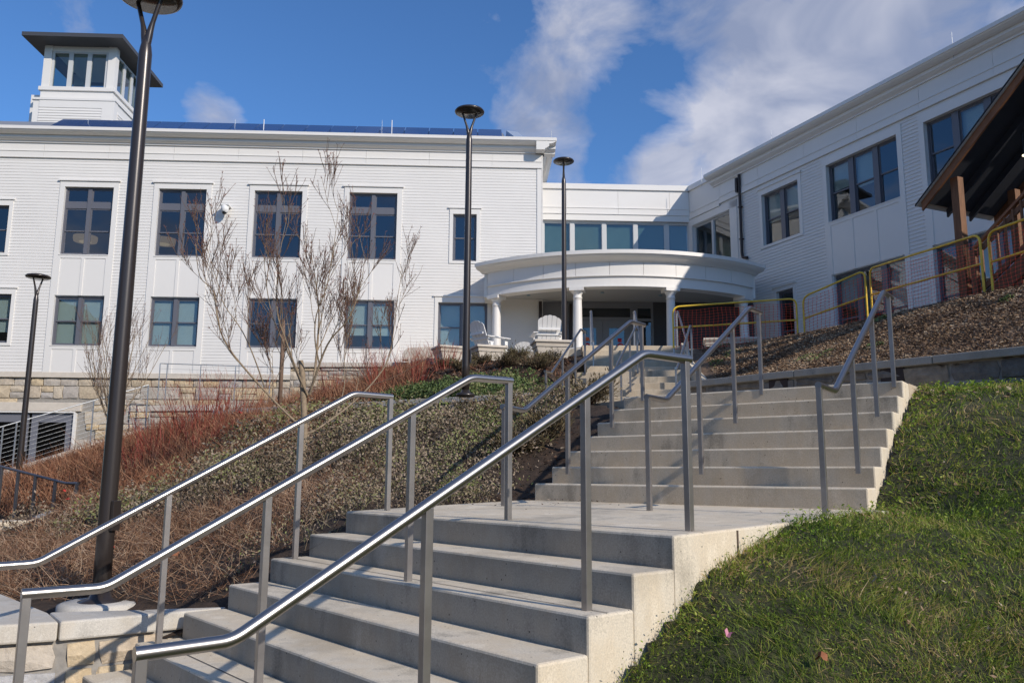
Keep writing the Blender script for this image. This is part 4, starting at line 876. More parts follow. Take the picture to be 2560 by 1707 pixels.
# entrance front under the porch
en = thing('glass_entrance', 'grey framed double glass doors with transom under the round porch', 'entrance', (0, 28.35, 0))
ZF = 3.06
refl_blue = M('painted_sky_reflection', (.30, .50, .62), .6)
greyd = M('entrance_frame_grey', (.20, .205, .22), .5)
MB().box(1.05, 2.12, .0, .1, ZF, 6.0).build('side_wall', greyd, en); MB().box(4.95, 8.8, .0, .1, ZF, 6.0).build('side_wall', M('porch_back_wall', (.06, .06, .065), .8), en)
m = MB(); m.box(2.12, 4.95, .0, .12, 5.78, 6.0); m.box(2.12, 2.2, 0, .12, ZF, 5.78); m.box(4.87, 4.95, 0, .12, ZF, 5.78); m.box(4.15, 4.4, 0, .12, ZF, 5.78); m.box(2.2, 4.15, 0, .12, 5.36, 5.46); m.box(4.4, 4.87, 0, .12, 5.32, 5.42); m.build('door_frame', greyd, en)
MB().box(2.2, 4.15, .05, .06, 5.46, 5.78).build('transom_pane', dark, en); MB().box(4.4, 4.87, .05, .06, 5.42, 5.78).build('transom_pane', dark, en); MB().box(4.4, 4.87, .05, .06, ZF, 5.32).build('sidelight_pane', teal, en)
for x0, x1, kx in ((2.2, 3.17, 1), (3.18, 4.15, -1)):
    m = MB(); m.box(x0, x1, .03, .08, ZF, ZF + .3); m.box(x0, x1, .03, .08, 5.08, 5.36); m.box(x0, x0 + .22, .03, .08, ZF + .3, 5.08); m.box(x1 - .22, x1, .03, .08, ZF + .3, 5.08)
    d_ = m.build('door', greyd, en); MB().box(x0 + .22, x1 - .22, .05, .06, ZF + .3, 5.08).build('pane', teal, d_)
    MB().box(x0 + .22, x1 - .22, .075, .079, ZF + .3, 5.08).build('reflection_panel', refl_blue, d_)  # panel added behind the pane to paint in reflected sky
    hx = x1 - .1 if kx == 1 else x0 + .1
    MB().bar((hx, -.03, 3.9), (hx, -.03, 4.35), .03, .03, (1, 0, 0)).build('handle', galv, d_)
    cx = (x0 + x1) / 2 + (-.06 if kx == 1 else .12); y = .046
    m = MB(); n = 20
    V = [(cx + r * math.cos(2 * math.pi * i / n), y, 4.42 + r * math.sin(2 * math.pi * i / n)) for r in (.07, .125) for i in range(n)]
    m.add(V, [(i, (i + 1) % n, n + (i + 1) % n, n + i) for i in range(n)]).build('ring_sticker', posterr, d_)
    if kx == 1:
        MB().add([(cx - .15, y, 4.86), (cx + .05, y, 4.86), (cx - .05, y, 5.02), (cx - .15, y, 5.02)], [(0, 1, 2, 3)]).build('flag_sticker', posterg, d_)
        MB().add([(cx - .13, y, 4.6), (cx + .10, y, 4.62), (cx + .07, y, 4.74), (cx - .09, y, 4.77)], [(0, 1, 2, 3)]).build('orange_sticker', postero, d_)
        MB().box(cx - .11, cx + .11, y, y + .001, 4.21, 4.27).build('blue_sticker', posterb, d_); MB().box(cx - .12, cx + .12, y, y + .001, 4.08, 4.2).build('red_sticker', posterr, d_)
        MB().box(cx - .07, cx + .07, y, y + .001, 3.95, 4.05).build('blue_sticker', posterb, d_)
    else:
        MB().box(cx - .09, cx + .05, y, y + .001, 4.58, 4.72).build('red_sticker', posterr, d_); MB().box(cx - .19, cx + .14, y, y + .001, 3.9, 4.2).build('notice', posterw, d_)
MB().box(2.0, 9, 2.5, 2.7, ZF, 6).build('lobby_wall', room, en)
sw = thing('porch_window', 'window with a pale green room behind it under the left side of the porch', 'window', (0, 28.34, 0))
window(sw, 1.12, 1.98, 3.9, 5.3, 1, None, .0, -.08, greyframe, clear, False, .06)
MB().box(1.2, 1.9, .005, .008, 3.95, 4.95).build('green_blind', M('green_room', (.30, .40, .20), .9), sw)
ds2 = tag(MB().box(.92, 1.03, 27.82, 27.93, ZF, 5.9).build('downspout', brownmetal, None, .01), 'dark brown square downspout against the siding under the porch', 'downspout', 'brown downspouts')
tag(MB().box(2.0, 2.09, 28.2, 28.3, ZF, 5.9).build('downspout', brownmetal, None, .01), 'dark brown square downspout left of the entrance doors', 'downspout', 'brown downspouts')

# ------------------------------------------------------------------ planters and chairs on the terrace
def planter(label, x, y, rz, w, d, zb=2.72, ht=.52):
    t = thing('planter', label, 'planter', (x, y, zb), rz, 'square cast stone planters')
    def ring(s0, s1, z0, z1): return MB().add([(sx * (w / 2 + s) , sy * (d / 2 + s), z) for s, z in ((s0, z0), (s1, z1)) for sx, sy in ((-1, -1), (1, -1), (1, 1), (-1, 1))], [(3, 2, 1, 0), (4, 5, 6, 7), (0, 1, 5, 4), (1, 2, 6, 5), (2, 3, 7, 6), (3, 0, 4, 7)])
    ring(-.07, 0, 0, ht - .16).build('bowl', limest, t); ring(.02, .03, ht - .16, ht - .12).build('lower_moulding', limest, t); ring(.01, .04, ht - .118, ht - .062).build('cove', limest, t); ring(.07, .07, ht - .06, ht).build('rim', limest, t, .012)
    MB().box(-w / 2 + .05, w / 2 - .05, -d / 2 + .05, d / 2 - .05, ht, ht + .012).build('soil', soilm, t)
planter('square cast stone planter left of the lamp post, lowest of the row', -1.72, 22.0, R(25), .62, .62, 2.86)
planter('square cast stone planter with the side facing chair behind it', -.60, 20.4, R(20), .66, .6, 2.63)
planter('square cast stone planter with the chair back behind it', .95, 19.6, R(8), .80, .6, 2.64)
planter('square cast stone planter behind the orange net at the right of the porch', 5.75, 21.3, R(-12), 1.3, .7, 2.9, .62)
def chair(label, x, y, rz, zb=3.06):
    t = thing('garden_chair', label, 'chair', (x, y, zb), rz, 'white slatted garden chairs')   # faces -y
    tilt = R(24)
    for i in range(5):
        xx = (i - 2) * .112; hgt = .80 - .042 * (i - 2) ** 2; w = .052
        m = MB(); P = []
        top = [(a * w, .80 - 1.75 * (xx + a * w) ** 2 - .012 * a * a) for a in (-1, -.5, 0, .5, 1)]
        pts = [(-w, 0), (w, 0)] + top[::-1]
        V = [((xx + px) * (1 + .16 * zz), .18 + yy_ + zz * math.sin(tilt), .26 + zz * math.cos(tilt)) for yy_ in (0, .022) for px, zz in pts]
        k = len(pts); m.add(V, [tuple(range(k)), tuple(range(2 * k - 1, k - 1, -1))] + [(i2, k + i2, k + (i2 + 1) % k, (i2 + 1) % k) for i2 in range(k)])
        m.build('back_slat', chairm, t)
    for i in range(6): MB().bar((-.27, -.36 + i * .10, .36 - i * .022), (.27, -.36 + i * .10, .36 - i * .022), .085, .022).build('seat_slat', chairm, t)
    MB().box(-.28, .28, .20 + .24, .20 + .27, .62, .67).build('back_rail', chairm, t); MB().box(-.36, .36, .30, .34, .50, .545).build('arm_support', chairm, t)
    for s in (-1, 1):
        MB().box(s * .35 - .065, s * .35 + .065, -.42, .40, .545, .57).build('arm', chairm, t, .008)
        MB().box(s * .30 - .012, s * .30 + .012, -.40, -.30, 0, .545).build('front_leg', chairm, t)
        MB().add([(s * .285 - .012, -.42, .30), (s * .285 + .012, -.42, .30), (s * .285 + .012, .55, 0), (s * .285 - .012, .55, 0), (s * .285 - .012, -.42, .38), (s * .285 + .012, -.42, .38), (s * .285 + .012, .62, .06), (s * .285 - .012, .62, .06)], [(0, 3, 2, 1), (4, 5, 6, 7), (0, 1, 5, 4), (1, 2, 6, 5), (2, 3, 7, 6), (3, 0, 4, 7)]).build('back_leg', chairm, t)
    return t
chair('white slatted garden chair seen side on behind the planters', -.62, 22.0, R(132))
chair('white slatted garden chair seen from behind between the two right planters', .92, 21.3, R(186))
chair('white slatted garden chair mostly hidden by dark shrubs further back on the porch', .46, 25.6, R(170))
chair('white slatted garden chair peeping over the top of the far steps', 1.72, 21.3, R(60), 2.66)

# ------------------------------------------------------------------ yellow barricades with orange net
def barricade(label, nlabel, p, q, zt0, zt1, zb0, zb1):
    p, q = Vector((*p, 0)), Vector((*q, 0)); L = (q - p).length; a = math.atan2((q - p).y, (q - p).x)
    t = thing('barricade', label, 'barricade', (p.x, p.y, zb0), a, 'yellow tube barricades')
    zz = lambda s, f: (zb0 + (zb1 - zb0) * s) * (1 - f) + (zt0 + (zt1 - zt0) * s) * f - zb0
    MB().tube(fillet([(0, 0, zz(0, 0)), (0, 0, zz(0, 1)), (L, 0, zz(1, 1)), (L, 0, zz(1, 0))], .17, 7), .021, 10).build('frame', yellow, t)
    MB().tube([(0, 0, zz(0, .54)), (L, 0, zz(1, .54))], .0195, 10).build('mid_rail', yellow, t)
    for s in (0, 1): MB().tube([(L * s, 0, zz(s, 0) - .12), (L * s, 0, zz(s, 0) + .09)], .025, 10).build('foot', galv, t)
    nt_ = thing('safety_net', nlabel, 'net', (p.x, p.y, zb0), a, 'orange safety nets')
    rr = random.Random(int(L * 100)); m = MB(); y = -.026
    sag = lambda s, f: zz(s, f) + .012 * math.sin(s * 17 + f * 9)
    x0, x1 = .05, L - .05; nc = max(2, int((x1 - x0) / .095)); nr = 15
    f0, f1 = .06, .90
    def pt(i, j):
        s = (x0 + (x1 - x0) * i / nc) / L; f = f0 + (f1 - f0) * j / nr
        return (s * L + .008 * math.sin(j * .9 + i * .35), y + .012 * math.sin(i * .6 + j * .4), sag(s, f))
    for j in range(nr + 1):
        for i in range(nc):
            (ax, ay, az), (bx, by, bz) = pt(i, j), pt(i + 1, j); w = .0022
            m.add([(ax, ay, az - w), (bx, by, bz - w), (bx, by, bz + w), (ax, ay, az + w)], [(0, 1, 2, 3)])
    for i in range(nc + 1):
        for j in range(nr + 1):
            ax, ay, az = pt(i, j); w = .0155; hh = .0105
            m.add([(ax - w, ay - .002, az), (ax, ay - .002, az - hh), (ax + w, ay - .002, az), (ax, ay - .002, az + hh)], [(0, 1, 2, 3)])
            if j < nr:
                bx, by, bz = pt(i, j + 1); w = .0028
                m.add([(ax - w, ay, az), (ax + w, ay, az), (bx + w, by, bz), (bx - w, by, bz)], [(0, 1, 2, 3)])
    m.build('mesh', orange, nt_, kind='stuff')
barricade('yellow tube barricade across the top of the far steps', 'orange safety net on the barricade at the far steps', (3.67, 18.45), (6.45, 18.3), 3.80, 3.98, 2.75, 2.9)
barricade('short yellow tube barricade left of the netted long one', 'orange safety net on the short barricade', (6.55, 18.15), (7.50, 17.05), 3.98, 4.33, 2.9, 3.1)
barricade('long yellow tube barricade along the crest of the mulch slope', 'orange safety net on the long barricade', (7.54, 16.9), (7.91, 13.47), 4.33, 4.06, 3.1, 2.95)
barricade('yellow tube barricade nearest the right edge in front of the timber stair', 'orange safety net at the right edge', (7.99, 13.36), (8.52, 11.0), 4.06, 4.05, 2.94, 2.95)

# ------------------------------------------------------------------ covered timber stair
cs = thing('covered_stair', 'brown timber stair with railings under a sloping dark roof at the right edge', 'stair shelter', (7.76, 15.0, 0), AR)   # local x climbs along the wing, y runs towards it
SL = .80; Wd = 2.07; Lr = 5.2; z0r = 5.165
def rz_(x): return z0r + SL * x
def slab(x0, x1, y0, y1, o0, o1): return MB().add([(x0, y0, rz_(x0) + o0), (x1, y0, rz_(x1) + o0), (x1, y1, rz_(x1) + o0), (x0, y1, rz_(x0) + o0), (x0, y0, rz_(x0) + o1), (x1, y0, rz_(x1) + o1), (x1, y1, rz_(x1) + o1), (x0, y1, rz_(x0) + o1)], [(0, 3, 2, 1), (4, 5, 6, 7), (0, 1, 5, 4), (1, 2, 6, 5), (2, 3, 7, 6), (3, 0, 4, 7)])
slab(-.10, Lr, -.06, Wd + .06, .0, .03).build('roof', shingle, cs); slab(-.085, Lr, -.045, Wd + .045, -.018, -.001).build('drip_edge', M('pale_drip_edge', (.5, .5, .5), .5), cs)
slab(0, Lr, .0, .045, -.19, -.02).build('fascia', timber_b, cs); slab(0, Lr, Wd - .045, Wd, -.19, -.02).build('fascia', timber, cs)
slab(.02, Lr, .05, Wd - .05, -.05, -.021).build('roof_boards', decking, cs)
for y in (.72, 1.35): slab(-.02, Lr, y - .025, y + .025, -.20, -.052).build('rafter', decking, cs)
for x in (2.2, 3.7): MB().box(x - .03, x + .03, .3, Wd - .3, rz_(x) - .34, rz_(x) - .2).build('cross_beam', decking, cs)
for x, y in ((.60, .22), (.60, 1.80), (3.4, .22), (3.4, 1.80)): MB().box(x - .075, x + .075, y - .075, y + .075, 2.9, rz_(x) - .19).build('post', timber, cs)
zs = lambda x: 3.12 + .70 * (x - 1.0)
for y in (.18, 1.72):
    MB().add([(1.0, y, 2.9), (4.8, y, zs(4.8) - .30), (4.8, y + .05, zs(4.8) - .30), (1.0, y + .05, 2.9), (.9, y, 3.15), (4.8, y, zs(4.8) + .06), (4.8, y + .05, zs(4.8) + .06), (.9, y + .05, 3.15)], [(0, 3, 2, 1), (4, 5, 6, 7), (0, 1, 5, 4), (1, 2, 6, 5), (2, 3, 7, 6), (3, 0, 4, 7)]).build('stringer', timber, cs)
    MB().bar((.85, y, zs(.85) + 1.02), (4.8, y, zs(4.8) + 1.02), .09, .045).build('handrail', timber_b, cs)
    MB().bar((.85, y, zs(.85) + .88), (4.8, y, zs(4.8) + .88), .04, .09).build('upper_rail', timber, cs); MB().bar((.95, y, zs(.95) + .18), (4.8, y, zs(4.8) + .18), .04, .09).build('lower_rail', timber, cs)
    MB().box(.80, .90, y - .05, y + .05, 2.9, zs(.85) + 1.0).build('newel', timber, cs)
    for k in range(24):
        x = 1.02 + k * .155; MB().box(x - .017, x + .017, y - .04, y - .005, zs(x) + .12, zs(x) + .97).build('baluster', timber, cs)
for k in range(18):
    x = 1.0 + k * .21; MB().box(x, x + .26, .23, 1.72, zs(x) - .02, zs(x) + .02).build('tread', timber, cs)
zt_ = rz_(Lr) + .05
MB().box(Lr, Lr + 1.6, 1.5, 6.05, zt_, zt_ + .18).build('unseen_landing_roof', shingle, cs); MB().box(Lr - .1, Lr + 1.5, 1.75, 6.0, zs(4.8) - .05, zs(4.8) + .08).build('unseen_landing_deck', timber, cs)  # unseen landing past the stair top, added and sized for its cast shadow
for x, y in ((Lr + .1, 1.6), (Lr + 1.5, 1.6), (Lr + 1.5, 4.5)): MB().box(x - .08, x + .08, y - .08, y + .08, 2.9, zt_ - .002).build('post', timber, cs)
MB().lathe([(.02, 0), (.03, .012), (.025, .03)], (0, 0), 12).build('work_light', emit('work_light_glow', (1, .85, .6), 2.5), cs, loc=(1.35, 1.05, rz_(1.35) - .5))
MB().tube([(1.35, 1.05, rz_(1.35) - .45), (1.35, 1.05, rz_(1.35) - .05)], .008, 5).build('light_cord', black, cs)

# ------------------------------------------------------------------ leafless trees
def branch_tree(name, label, base, limbs, trunk_r, levels, seed, tw_len, group=None, nchild=(3, 5), budn=1.):
    rr = np.random.default_rng(seed); t = thing(name, label, 'tree', base, 0, group); o = Vector(base)
    trunk = MB(); br = MB(); tw = MB(); buds = []
    def grow(P, r0, r1, lev):
        """P polyline (Vectors, local). adds tube and side shoots"""
        m = len(P); rad = [r0 + (r1 - r0) * i / (m - 1) for i in range(m)]
        (br if lev < 2 else tw).tube(P, rad, 6 if lev < 2 else 3, cap=False)
        if lev >= levels:
            buds.append((P[-1], (P[-1] - P[-2]).normalized())); return
        tot = sum((P[i + 1] - P[i]).length for i in range(m - 1)); n = int(rr.integers(*nchild)) + (2 if lev == 0 else 0)
        for k in range(n):
            f = .28 + .72 * (k + rr.random()) / n; f = min(f, .97); i = min(int(f * (m - 1)), m - 2); s = f * (m - 1) - i
            p = P[i].lerp(P[i + 1], s); d = (P[i + 1] - P[i]).normalized(); ra = rad[i] * (1 - s) + rad[i + 1] * s
            az = rr.uniform(0, 2 * math.pi); ax = d.orthogonal().normalized(); ay = d.cross(ax); side = ax * math.cos(az) + ay * math.sin(az)
            dd_ = (d * .85 + side * rr.uniform(.32, .62) + Vector((0, 0, .30))).normalized(); ln = tw_len * (.62 ** lev) * rr.uniform(.55, 1.15) * (1.15 - .35 * f); q = [p]; cur = dd_
            for j in range(4):
                cur = (cur + Vector((0, 0, .10)) + Vector(rr.normal(0, .07, 3))).normalized(); q.append(q[-1] + cur * ln / 4)
            grow(q, max(ra * .55, .0034), max(ra * .2, .0022), lev + 1)
        buds.append((P[-1], (P[-1] - P[-2]).normalized()))
    for pts, ra, rb, *lv in limbs:
        P = [Vector(p) for p in pts]; Q = []
        for i in range(len(P) - 1):      # Catmull-Rom
            a, b, c, d = P[max(i - 1, 0)], P[i], P[i + 1], P[min(i + 2, len(P) - 1)]
            for j in range(4):
                u = j / 4; Q.append(.5 * ((2 * b) + (c - a) * u + (2 * a - 5 * b + 4 * c - d) * u * u + (3 * b - 3 * c + d - a) * u ** 3))
        Q.append(P[-1])
        grow(Q, ra * .88, rb * .8, lv[0] if lv else 0)
    trunk.tube([(0, 0, -.15), (0, 0, 0), (.008, 0, .35), (-.03, .01, .8), (-.06, 0, 1.15), (-.09, 0, 1.33)], [trunk_r * 1.35, trunk_r * 1.15, trunk_r, trunk_r * .95, trunk_r * .95, trunk_r * .8] if levels > 2 else [trunk_r] * 6, 12)
    trunk.build('trunk', bark, t); br.build('branches', bark, t, smooth=True); tw.build('twigs', M('twig_bark' + str(seed), (.18, .11, .075), .85), t, smooth=True, kind='stuff')
    P = []; D = []
    for p, d in buds:
        for k in range(int(rr.integers(2, 5))): P.append(p); D.append((d + Vector(rr.normal(0, .5, 3))).normalized())
    P = np.array([tuple(p) for p in P]); D = np.array([tuple(d) for d in D])
    scatter('buds', blades_geo(P, D, rr.uniform(.02, .05, len(P)) * budn, np.full(len(P), .006), np.zeros_like(P)), MT('bud' + str(seed), [(0, (.12, .035, .025)), (1, (.24, .11, .08))]), rr.random(len(P)), t, 'stuff')
    return t
def tp(zx, zy, dy=0.):
    """tree limb positions read off in metres across / up the tree (crown about 3 m wide)"""
    return ((zx - 1000) / 3.92 * .00512 + .02, dy, (1480 - zy) / 3.92 * .0051 + .35)
y_ = lambda a: a
limbs = [
    ([tp(985, 1400), tp(900, 1330, -.05), tp(700, 1130, -.15), tp(400, 780, -.35), tp(260, 560, -.45), tp(200, 340, -.5), tp(150, 110, -.5), tp(30, -20, -.55), tp(-20, -330, -.6)], .019, .004),
    ([tp(990, 1090), tp(940, 1010, .1), tp(800, 770, .3), tp(600, 420, .5), tp(470, 170, .6), tp(380, -180, .65), tp(330, -480, .7)], .022, .004),
    ([tp(1000, 1070), tp(930, 880, -.15), tp(830, 560, -.35), tp(770, 300, -.5), tp(770, -150, -.55), tp(830, -620, -.55)], .019, .003),
    ([tp(1010, 1060), tp(1035, 900, .1), tp(1030, 500, .25), tp(1020, 190, .3), tp(960, -150, .35), tp(880, -520, .4)], .026, .004),
    ([tp(1020, 1060), tp(1090, 880, -.1), tp(1180, 660, -.2), tp(1270, 530, -.3), tp(1440, 350, -.4), tp(1540, 60, -.45), tp(1590, -250, -.5)], .021, .003),
    ([tp(1010, 1440), tp(1100, 1400, .05), tp(1370, 1150, .3), tp(1580, 900, .45), tp(1720, 640, .55), tp(1760, 300, .6), tp(1790, -30, .6), tp(1850, -420, .6)], .018, .003),
    ([tp(1125, 760, -.15), tp(1105, 560, -.3), tp(1125, 330, -.4), tp(1230, 60, -.5), tp(1290, -330, -.55), tp(1330, -700, -.6)], .013, .003),
    ([tp(1560, 930, .45), tp(1800, 820, .6), tp(2060, 650, .7), tp(2200, 560, .75), tp(2310, 400, .8)], .008, .0025, 2),
    ([tp(1250, 1250, .2), tp(1300, 960, .35), tp(1270, 560, .5), tp(1330, 250, .6)], .009, .003),
    ([tp(620, 1010, -.2), tp(560, 760, -.4), tp(450, 500, -.5), tp(290, 260, -.6), tp(210, 30, -.6), tp(130, -250, -.7)], .012, .003),
    ([tp(700, 1150, -.15), tp(610, 900, .2), tp(560, 600, .3)], .009, .003),
]
branch_tree('bare_tree', 'leafless young tree with a pale trunk and wide vase of branches in the bank', (-2.63, 10.5, .1), limbs, .040, 3, 5, .68, None, (4, 6))
def sl_(*p): return [(a * 1.0, b, c) for a, b, c in p]
small = []
for k_ in range(11):
    a_ = k_ * 2.4; q_ = .35 + .65 * ((k_ * 37) % 11) / 11; hh_ = 2.55 - .7 * q_ + .1 * (k_ % 3)
    small.append(([(0, 0, .1 + .04 * k_), (.22 * q_ * math.cos(a_), .22 * q_ * math.sin(a_), .6), (.62 * q_ * math.cos(a_), .62 * q_ * math.sin(a_), 1.25), (1.0 * q_ * math.cos(a_ + .2), 1.0 * q_ * math.sin(a_ + .2), hh_)], .017, .005))
branch_tree('small_bare_tree', 'smaller leafless tree partly hidden behind the nearest lamp post', (-8.25, 17.0, .62), small, .026, 2, 9, .75, None, (4, 7))

# ------------------------------------------------------------------ planting
bedA_plant = [(-2.2, 6.28), (-1.32, 6.76), (.05, 8.2), (1.2, 9.72), (.55, 11.9), (.35, 14.5), (-2.5, 16.35), (-4.8, 17.75), (-7, 19.2), (-9.5, 21.3), (-14.5, 20), (-14.5, 14.2), (-9.3, 9.6), (-5.8, 7.9), (-4.0, 7.0)]
def mound(name, poly, hf, n, rad, ht, mat, per, size, tint_rng=(0, 1), kind='stuff', keep=None, up=.3, stemmat=None, stems=0):
    """low mats of small leaves heaped on the soil"""
    C = sample(poly, n)
    if keep is not None: C = C[keep(C[:, 0], C[:, 1])]
    n = len(C); r = rng.uniform(rad * .6, rad * 1.3, n); H = rng.uniform(ht * .55, ht * 1.25, n); base = rng.uniform(*tint_rng, n)
    idx = np.repeat(np.arange(n), per); a = rng.uniform(0, 2 * np.pi, n * per); q = np.sqrt(rng.random(n * per))
    x = C[idx, 0] + np.cos(a) * q * r[idx]; y = C[idx, 1] + np.sin(a) * q * r[idx]
    z = hf(x, y) + H[idx] * np.sqrt(np.maximum(0, 1 - q ** 2)) * rng.uniform(.35, 1.05, n * per) + .01
    ok = inside(poly, x, y); P = np.stack([x, y, z], -1)[ok]; ti = np.clip(base[idx][ok] + rng.normal(0, .11, ok.sum()), 0, 1)
    d = np.linalg.norm(P, axis=1); S = rng.uniform(size * .6, size * 1.3, len(P)) * np.clip(d / 9, .75, 1.8)
    scatter(name, cards_geo(P, S, up), mat, ti, None, kind)
def stems(name, poly, hf, n, L, Wd, mat, spread, kind='stuff', keep=None, tr=(0, 1), lift=0.):
    C = sample(poly, n)
    if keep is not None: C = C[keep(C[:, 0], C[:, 1])]
    n = len(C); d = np.hypot(C[:, 0], C[:, 1]); P = np.stack([C[:, 0], C[:, 1], hf(C[:, 0], C[:, 1]) + rng.uniform(0, lift, n) if lift else hf(C[:, 0], C[:, 1])], -1)
    D = upish(n, spread)
    scatter(name, blades_geo(P, D, rng.uniform(L * .5, L * 1.2, n), np.full(n, Wd) * np.clip(d / 8, .8, 2.2), rng.normal(size=(n, 3)) * np.array([.6, .6, .3])), mat, rng.uniform(*tr, n), None, kind)
# zones of the bank, by plan position
dL = lambda x, y: (x + 2.6) * .79 + (y - 6.9) * .61      # distance up the bank from the low wall
z_rail = lambda x, y: ~((x < -6.2) & (y > 10.8) & (y < 14.3)) & ~inside(SLAB, x, y)
z_dead = lambda x, y: z_rail(x, y) & ((y < 9.2 - .12 * (x + 3) + .35 * vnoise(x, y, 1.1, 3)) & (x < -2.0 + .25 * (y - 6.5)) | (x < -5.5) & (y < 12.5))
z_mat = lambda x, y: ~z_dead(x, y) & (y < 10.9 + .5 * vnoise(x, y, .9, 5)) & (x < .35 * (y - 8.3) - .2)
z_up = lambda x, y: ~z_dead(x, y) & (y > 10.4 + .5 * vnoise(x, y, .9, 5)) & (x > -4.4) & (x < .25)
z_rust = lambda x, y: (x < -3.2 + .25 * vnoise(x, y, 1, 4)) & (y > 10.5) & ~((x < -5.5) & (y < 12.2)) & z_rail(x, y)
z_soil = lambda x, y: (x > .30 * (y - 8.3) - .25)
stems('dead_stem_thicket', bedA_plant, hA, 110000, .30, .0045, deadm, 1.1, keep=lambda x, y: z_dead(x, y) & (vnoise(x, y, 2.6, 4) + .5 * vnoise(x, y, 6, 8) > -.55))
stems('dead_stem_litter', bedA_plant, hA, 26000, .2, .005, deadm, 3.0, keep=z_dead, lift=.16)
mound('dead_leaf_mat', bedA_plant, hA, 900, .22, .14, deadm, 26, .012, (.0, .5), keep=z_dead)
mound('thyme_mat', bedA_plant, hA, 1500, .38, .42, coverm, 230, .0165, (.05, .8), keep=lambda x, y: z_mat(x, y) & (vnoise(x, y, 2.3, 41) > -.62))
stems('thyme_stalks', bedA_plant, hA, 24000, .30, .004, coverm, .7, keep=z_mat, tr=(.2, .6))
mound('upper_thyme_mat', bedA_plant, hA, 1200, .42, .44, coverm, 165, .018, (.0, .85), keep=lambda x, y: z_up(x, y) & (vnoise(x, y, 2.0, 33) > -.55))
stems('upper_thyme_stalks', bedA_plant, hA, 16000, .36, .005, rustm, .7, keep=lambda x, y: z_up(x, y) & (vnoise(x, y, .9, 8) > -.1), tr=(.2, .9))
stems('rust_grass', bedA_plant, hA, 52000, .42, .005, rustm, .55, keep=z_rust)
mound('rust_leaf_mat', bedA_plant, hA, 1100, .3, .22, rustm, 50, .018, (.0, .6), keep=z_rust)
stems('bank_mulch', bedA_plant + [], hA, 26000, .05, .012, chipd, 6.0, keep=lambda x, y: z_soil(x, y) | (rng.random(x.shape) < .12), tr=(0, 1), lift=.02)
bedB_in = [(.5, 14.95), (.85, 16.9), (1.3, 18.4), (1.6, 19.6), (1.1, 20.0), (-.5, 20.6), (-1.7, 22.0), (-2.6, 22.7), (-6.0, 22.9), (-7.9, 22), (-6.8, 19.8), (-4.8, 18.4), (-2.5, 17)]
mound('juniper_mat', bedB_in, hB, 1000, .36, .25, greenm, 260, .0165, (.2, .95), keep=lambda x, y: (y < 16.9 + .4 * vnoise(x, y, .8, 2) - .3 * x) & (x > -2.8))
stems('bed_stalks', bedB_in, hB, 2600, .16, .006, rustm, .8, keep=lambda x, y: (x > -4) & (y < 18.8))
stems('bed_rust_grass', bedB_in, hB, 11000, .42, .006, rustm, .45, keep=lambda x, y: x < -2.2)
stems('bed_mulch', bedB_in, hB, 16000, .06, .014, chipd, 6.0, lift=.02)
# single shrubs
def dogwood(label, x, y, hf, H, n, seed, dead=.0):
    rr = np.random.default_rng(seed); zb_ = float(hf(np.array(x), np.array(y))); t = thing('red_twig_shrub', label, 'shrub', (x, y, zb_), 0, 'red stemmed dogwood shrubs')
    a = rr.uniform(0, 2 * np.pi, n); q = np.sqrt(rr.random(n)) * .30; P = np.stack([np.cos(a) * q, np.sin(a) * q, np.zeros(n) - .03], -1)
    D = unit(np.stack([np.cos(a) * q * 1.5 + rr.normal(0, .12, n), np.sin(a) * q * 1.5 + rr.normal(0, .12, n), np.ones(n)], -1))
    scatter('stems', blades_geo(P, D, rr.uniform(H * .55, H * 1.05, n), np.full(n, .013), rr.normal(size=(n, 3)) * .12), redm, rr.random(n), t, 'stuff')
    k = n * 3; i = rr.integers(0, n, k); Pt = P[i] + D[i] * (rr.uniform(.35, .85, k) * H)[:, None]
    scatter('side_twigs', blades_geo(Pt, unit(D[i] + rr.normal(0, .35, (k, 3))), rr.uniform(.12, .3, k), np.full(k, .006), rr.normal(size=(k, 3)) * .2), redm, rr.uniform(.3, 1, k), t, 'stuff')
dog = [(-6.37, 15, 1.15, 'left of the lamp post shadow'), (-6.05, 15.6, 1.25, 'below the sloping coping'), (-5.85, 16, 1.3, 'in front of the stone coping, brightest red'), (-5.5, 16.5, 1.35, 'nearest the thin brown post'), (-5.8, 13.2, .7, 'low on the bank behind the nearest lamp post'), (-5.0, 13.6, .7, 'low on the bank right of the nearest lamp post')]
for i, (x, y, hh, w) in enumerate(dog): dogwood('red stemmed leafless shrub ' + w, x, y, hA, hh, 62, 60 + i)
dog2 = [(-2.95, 18.6, 1.1, 'in front of the buff terrace wall'), (-2.2, 18.4, 1.0, 'right of the buff terrace wall, deep red'), (-1.62, 19.6, .75, 'below the leftmost planter'), (-4.3, 19.6, .95, 'behind the curb wall on the left'), (-3.6, 21.5, .9, 'tall and thin against the terrace wall')]
for i, (x, y, hh, w) in enumerate(dog2): dogwood('red stemmed leafless shrub ' + w, x, y, hB, hh, 52, 80 + i)
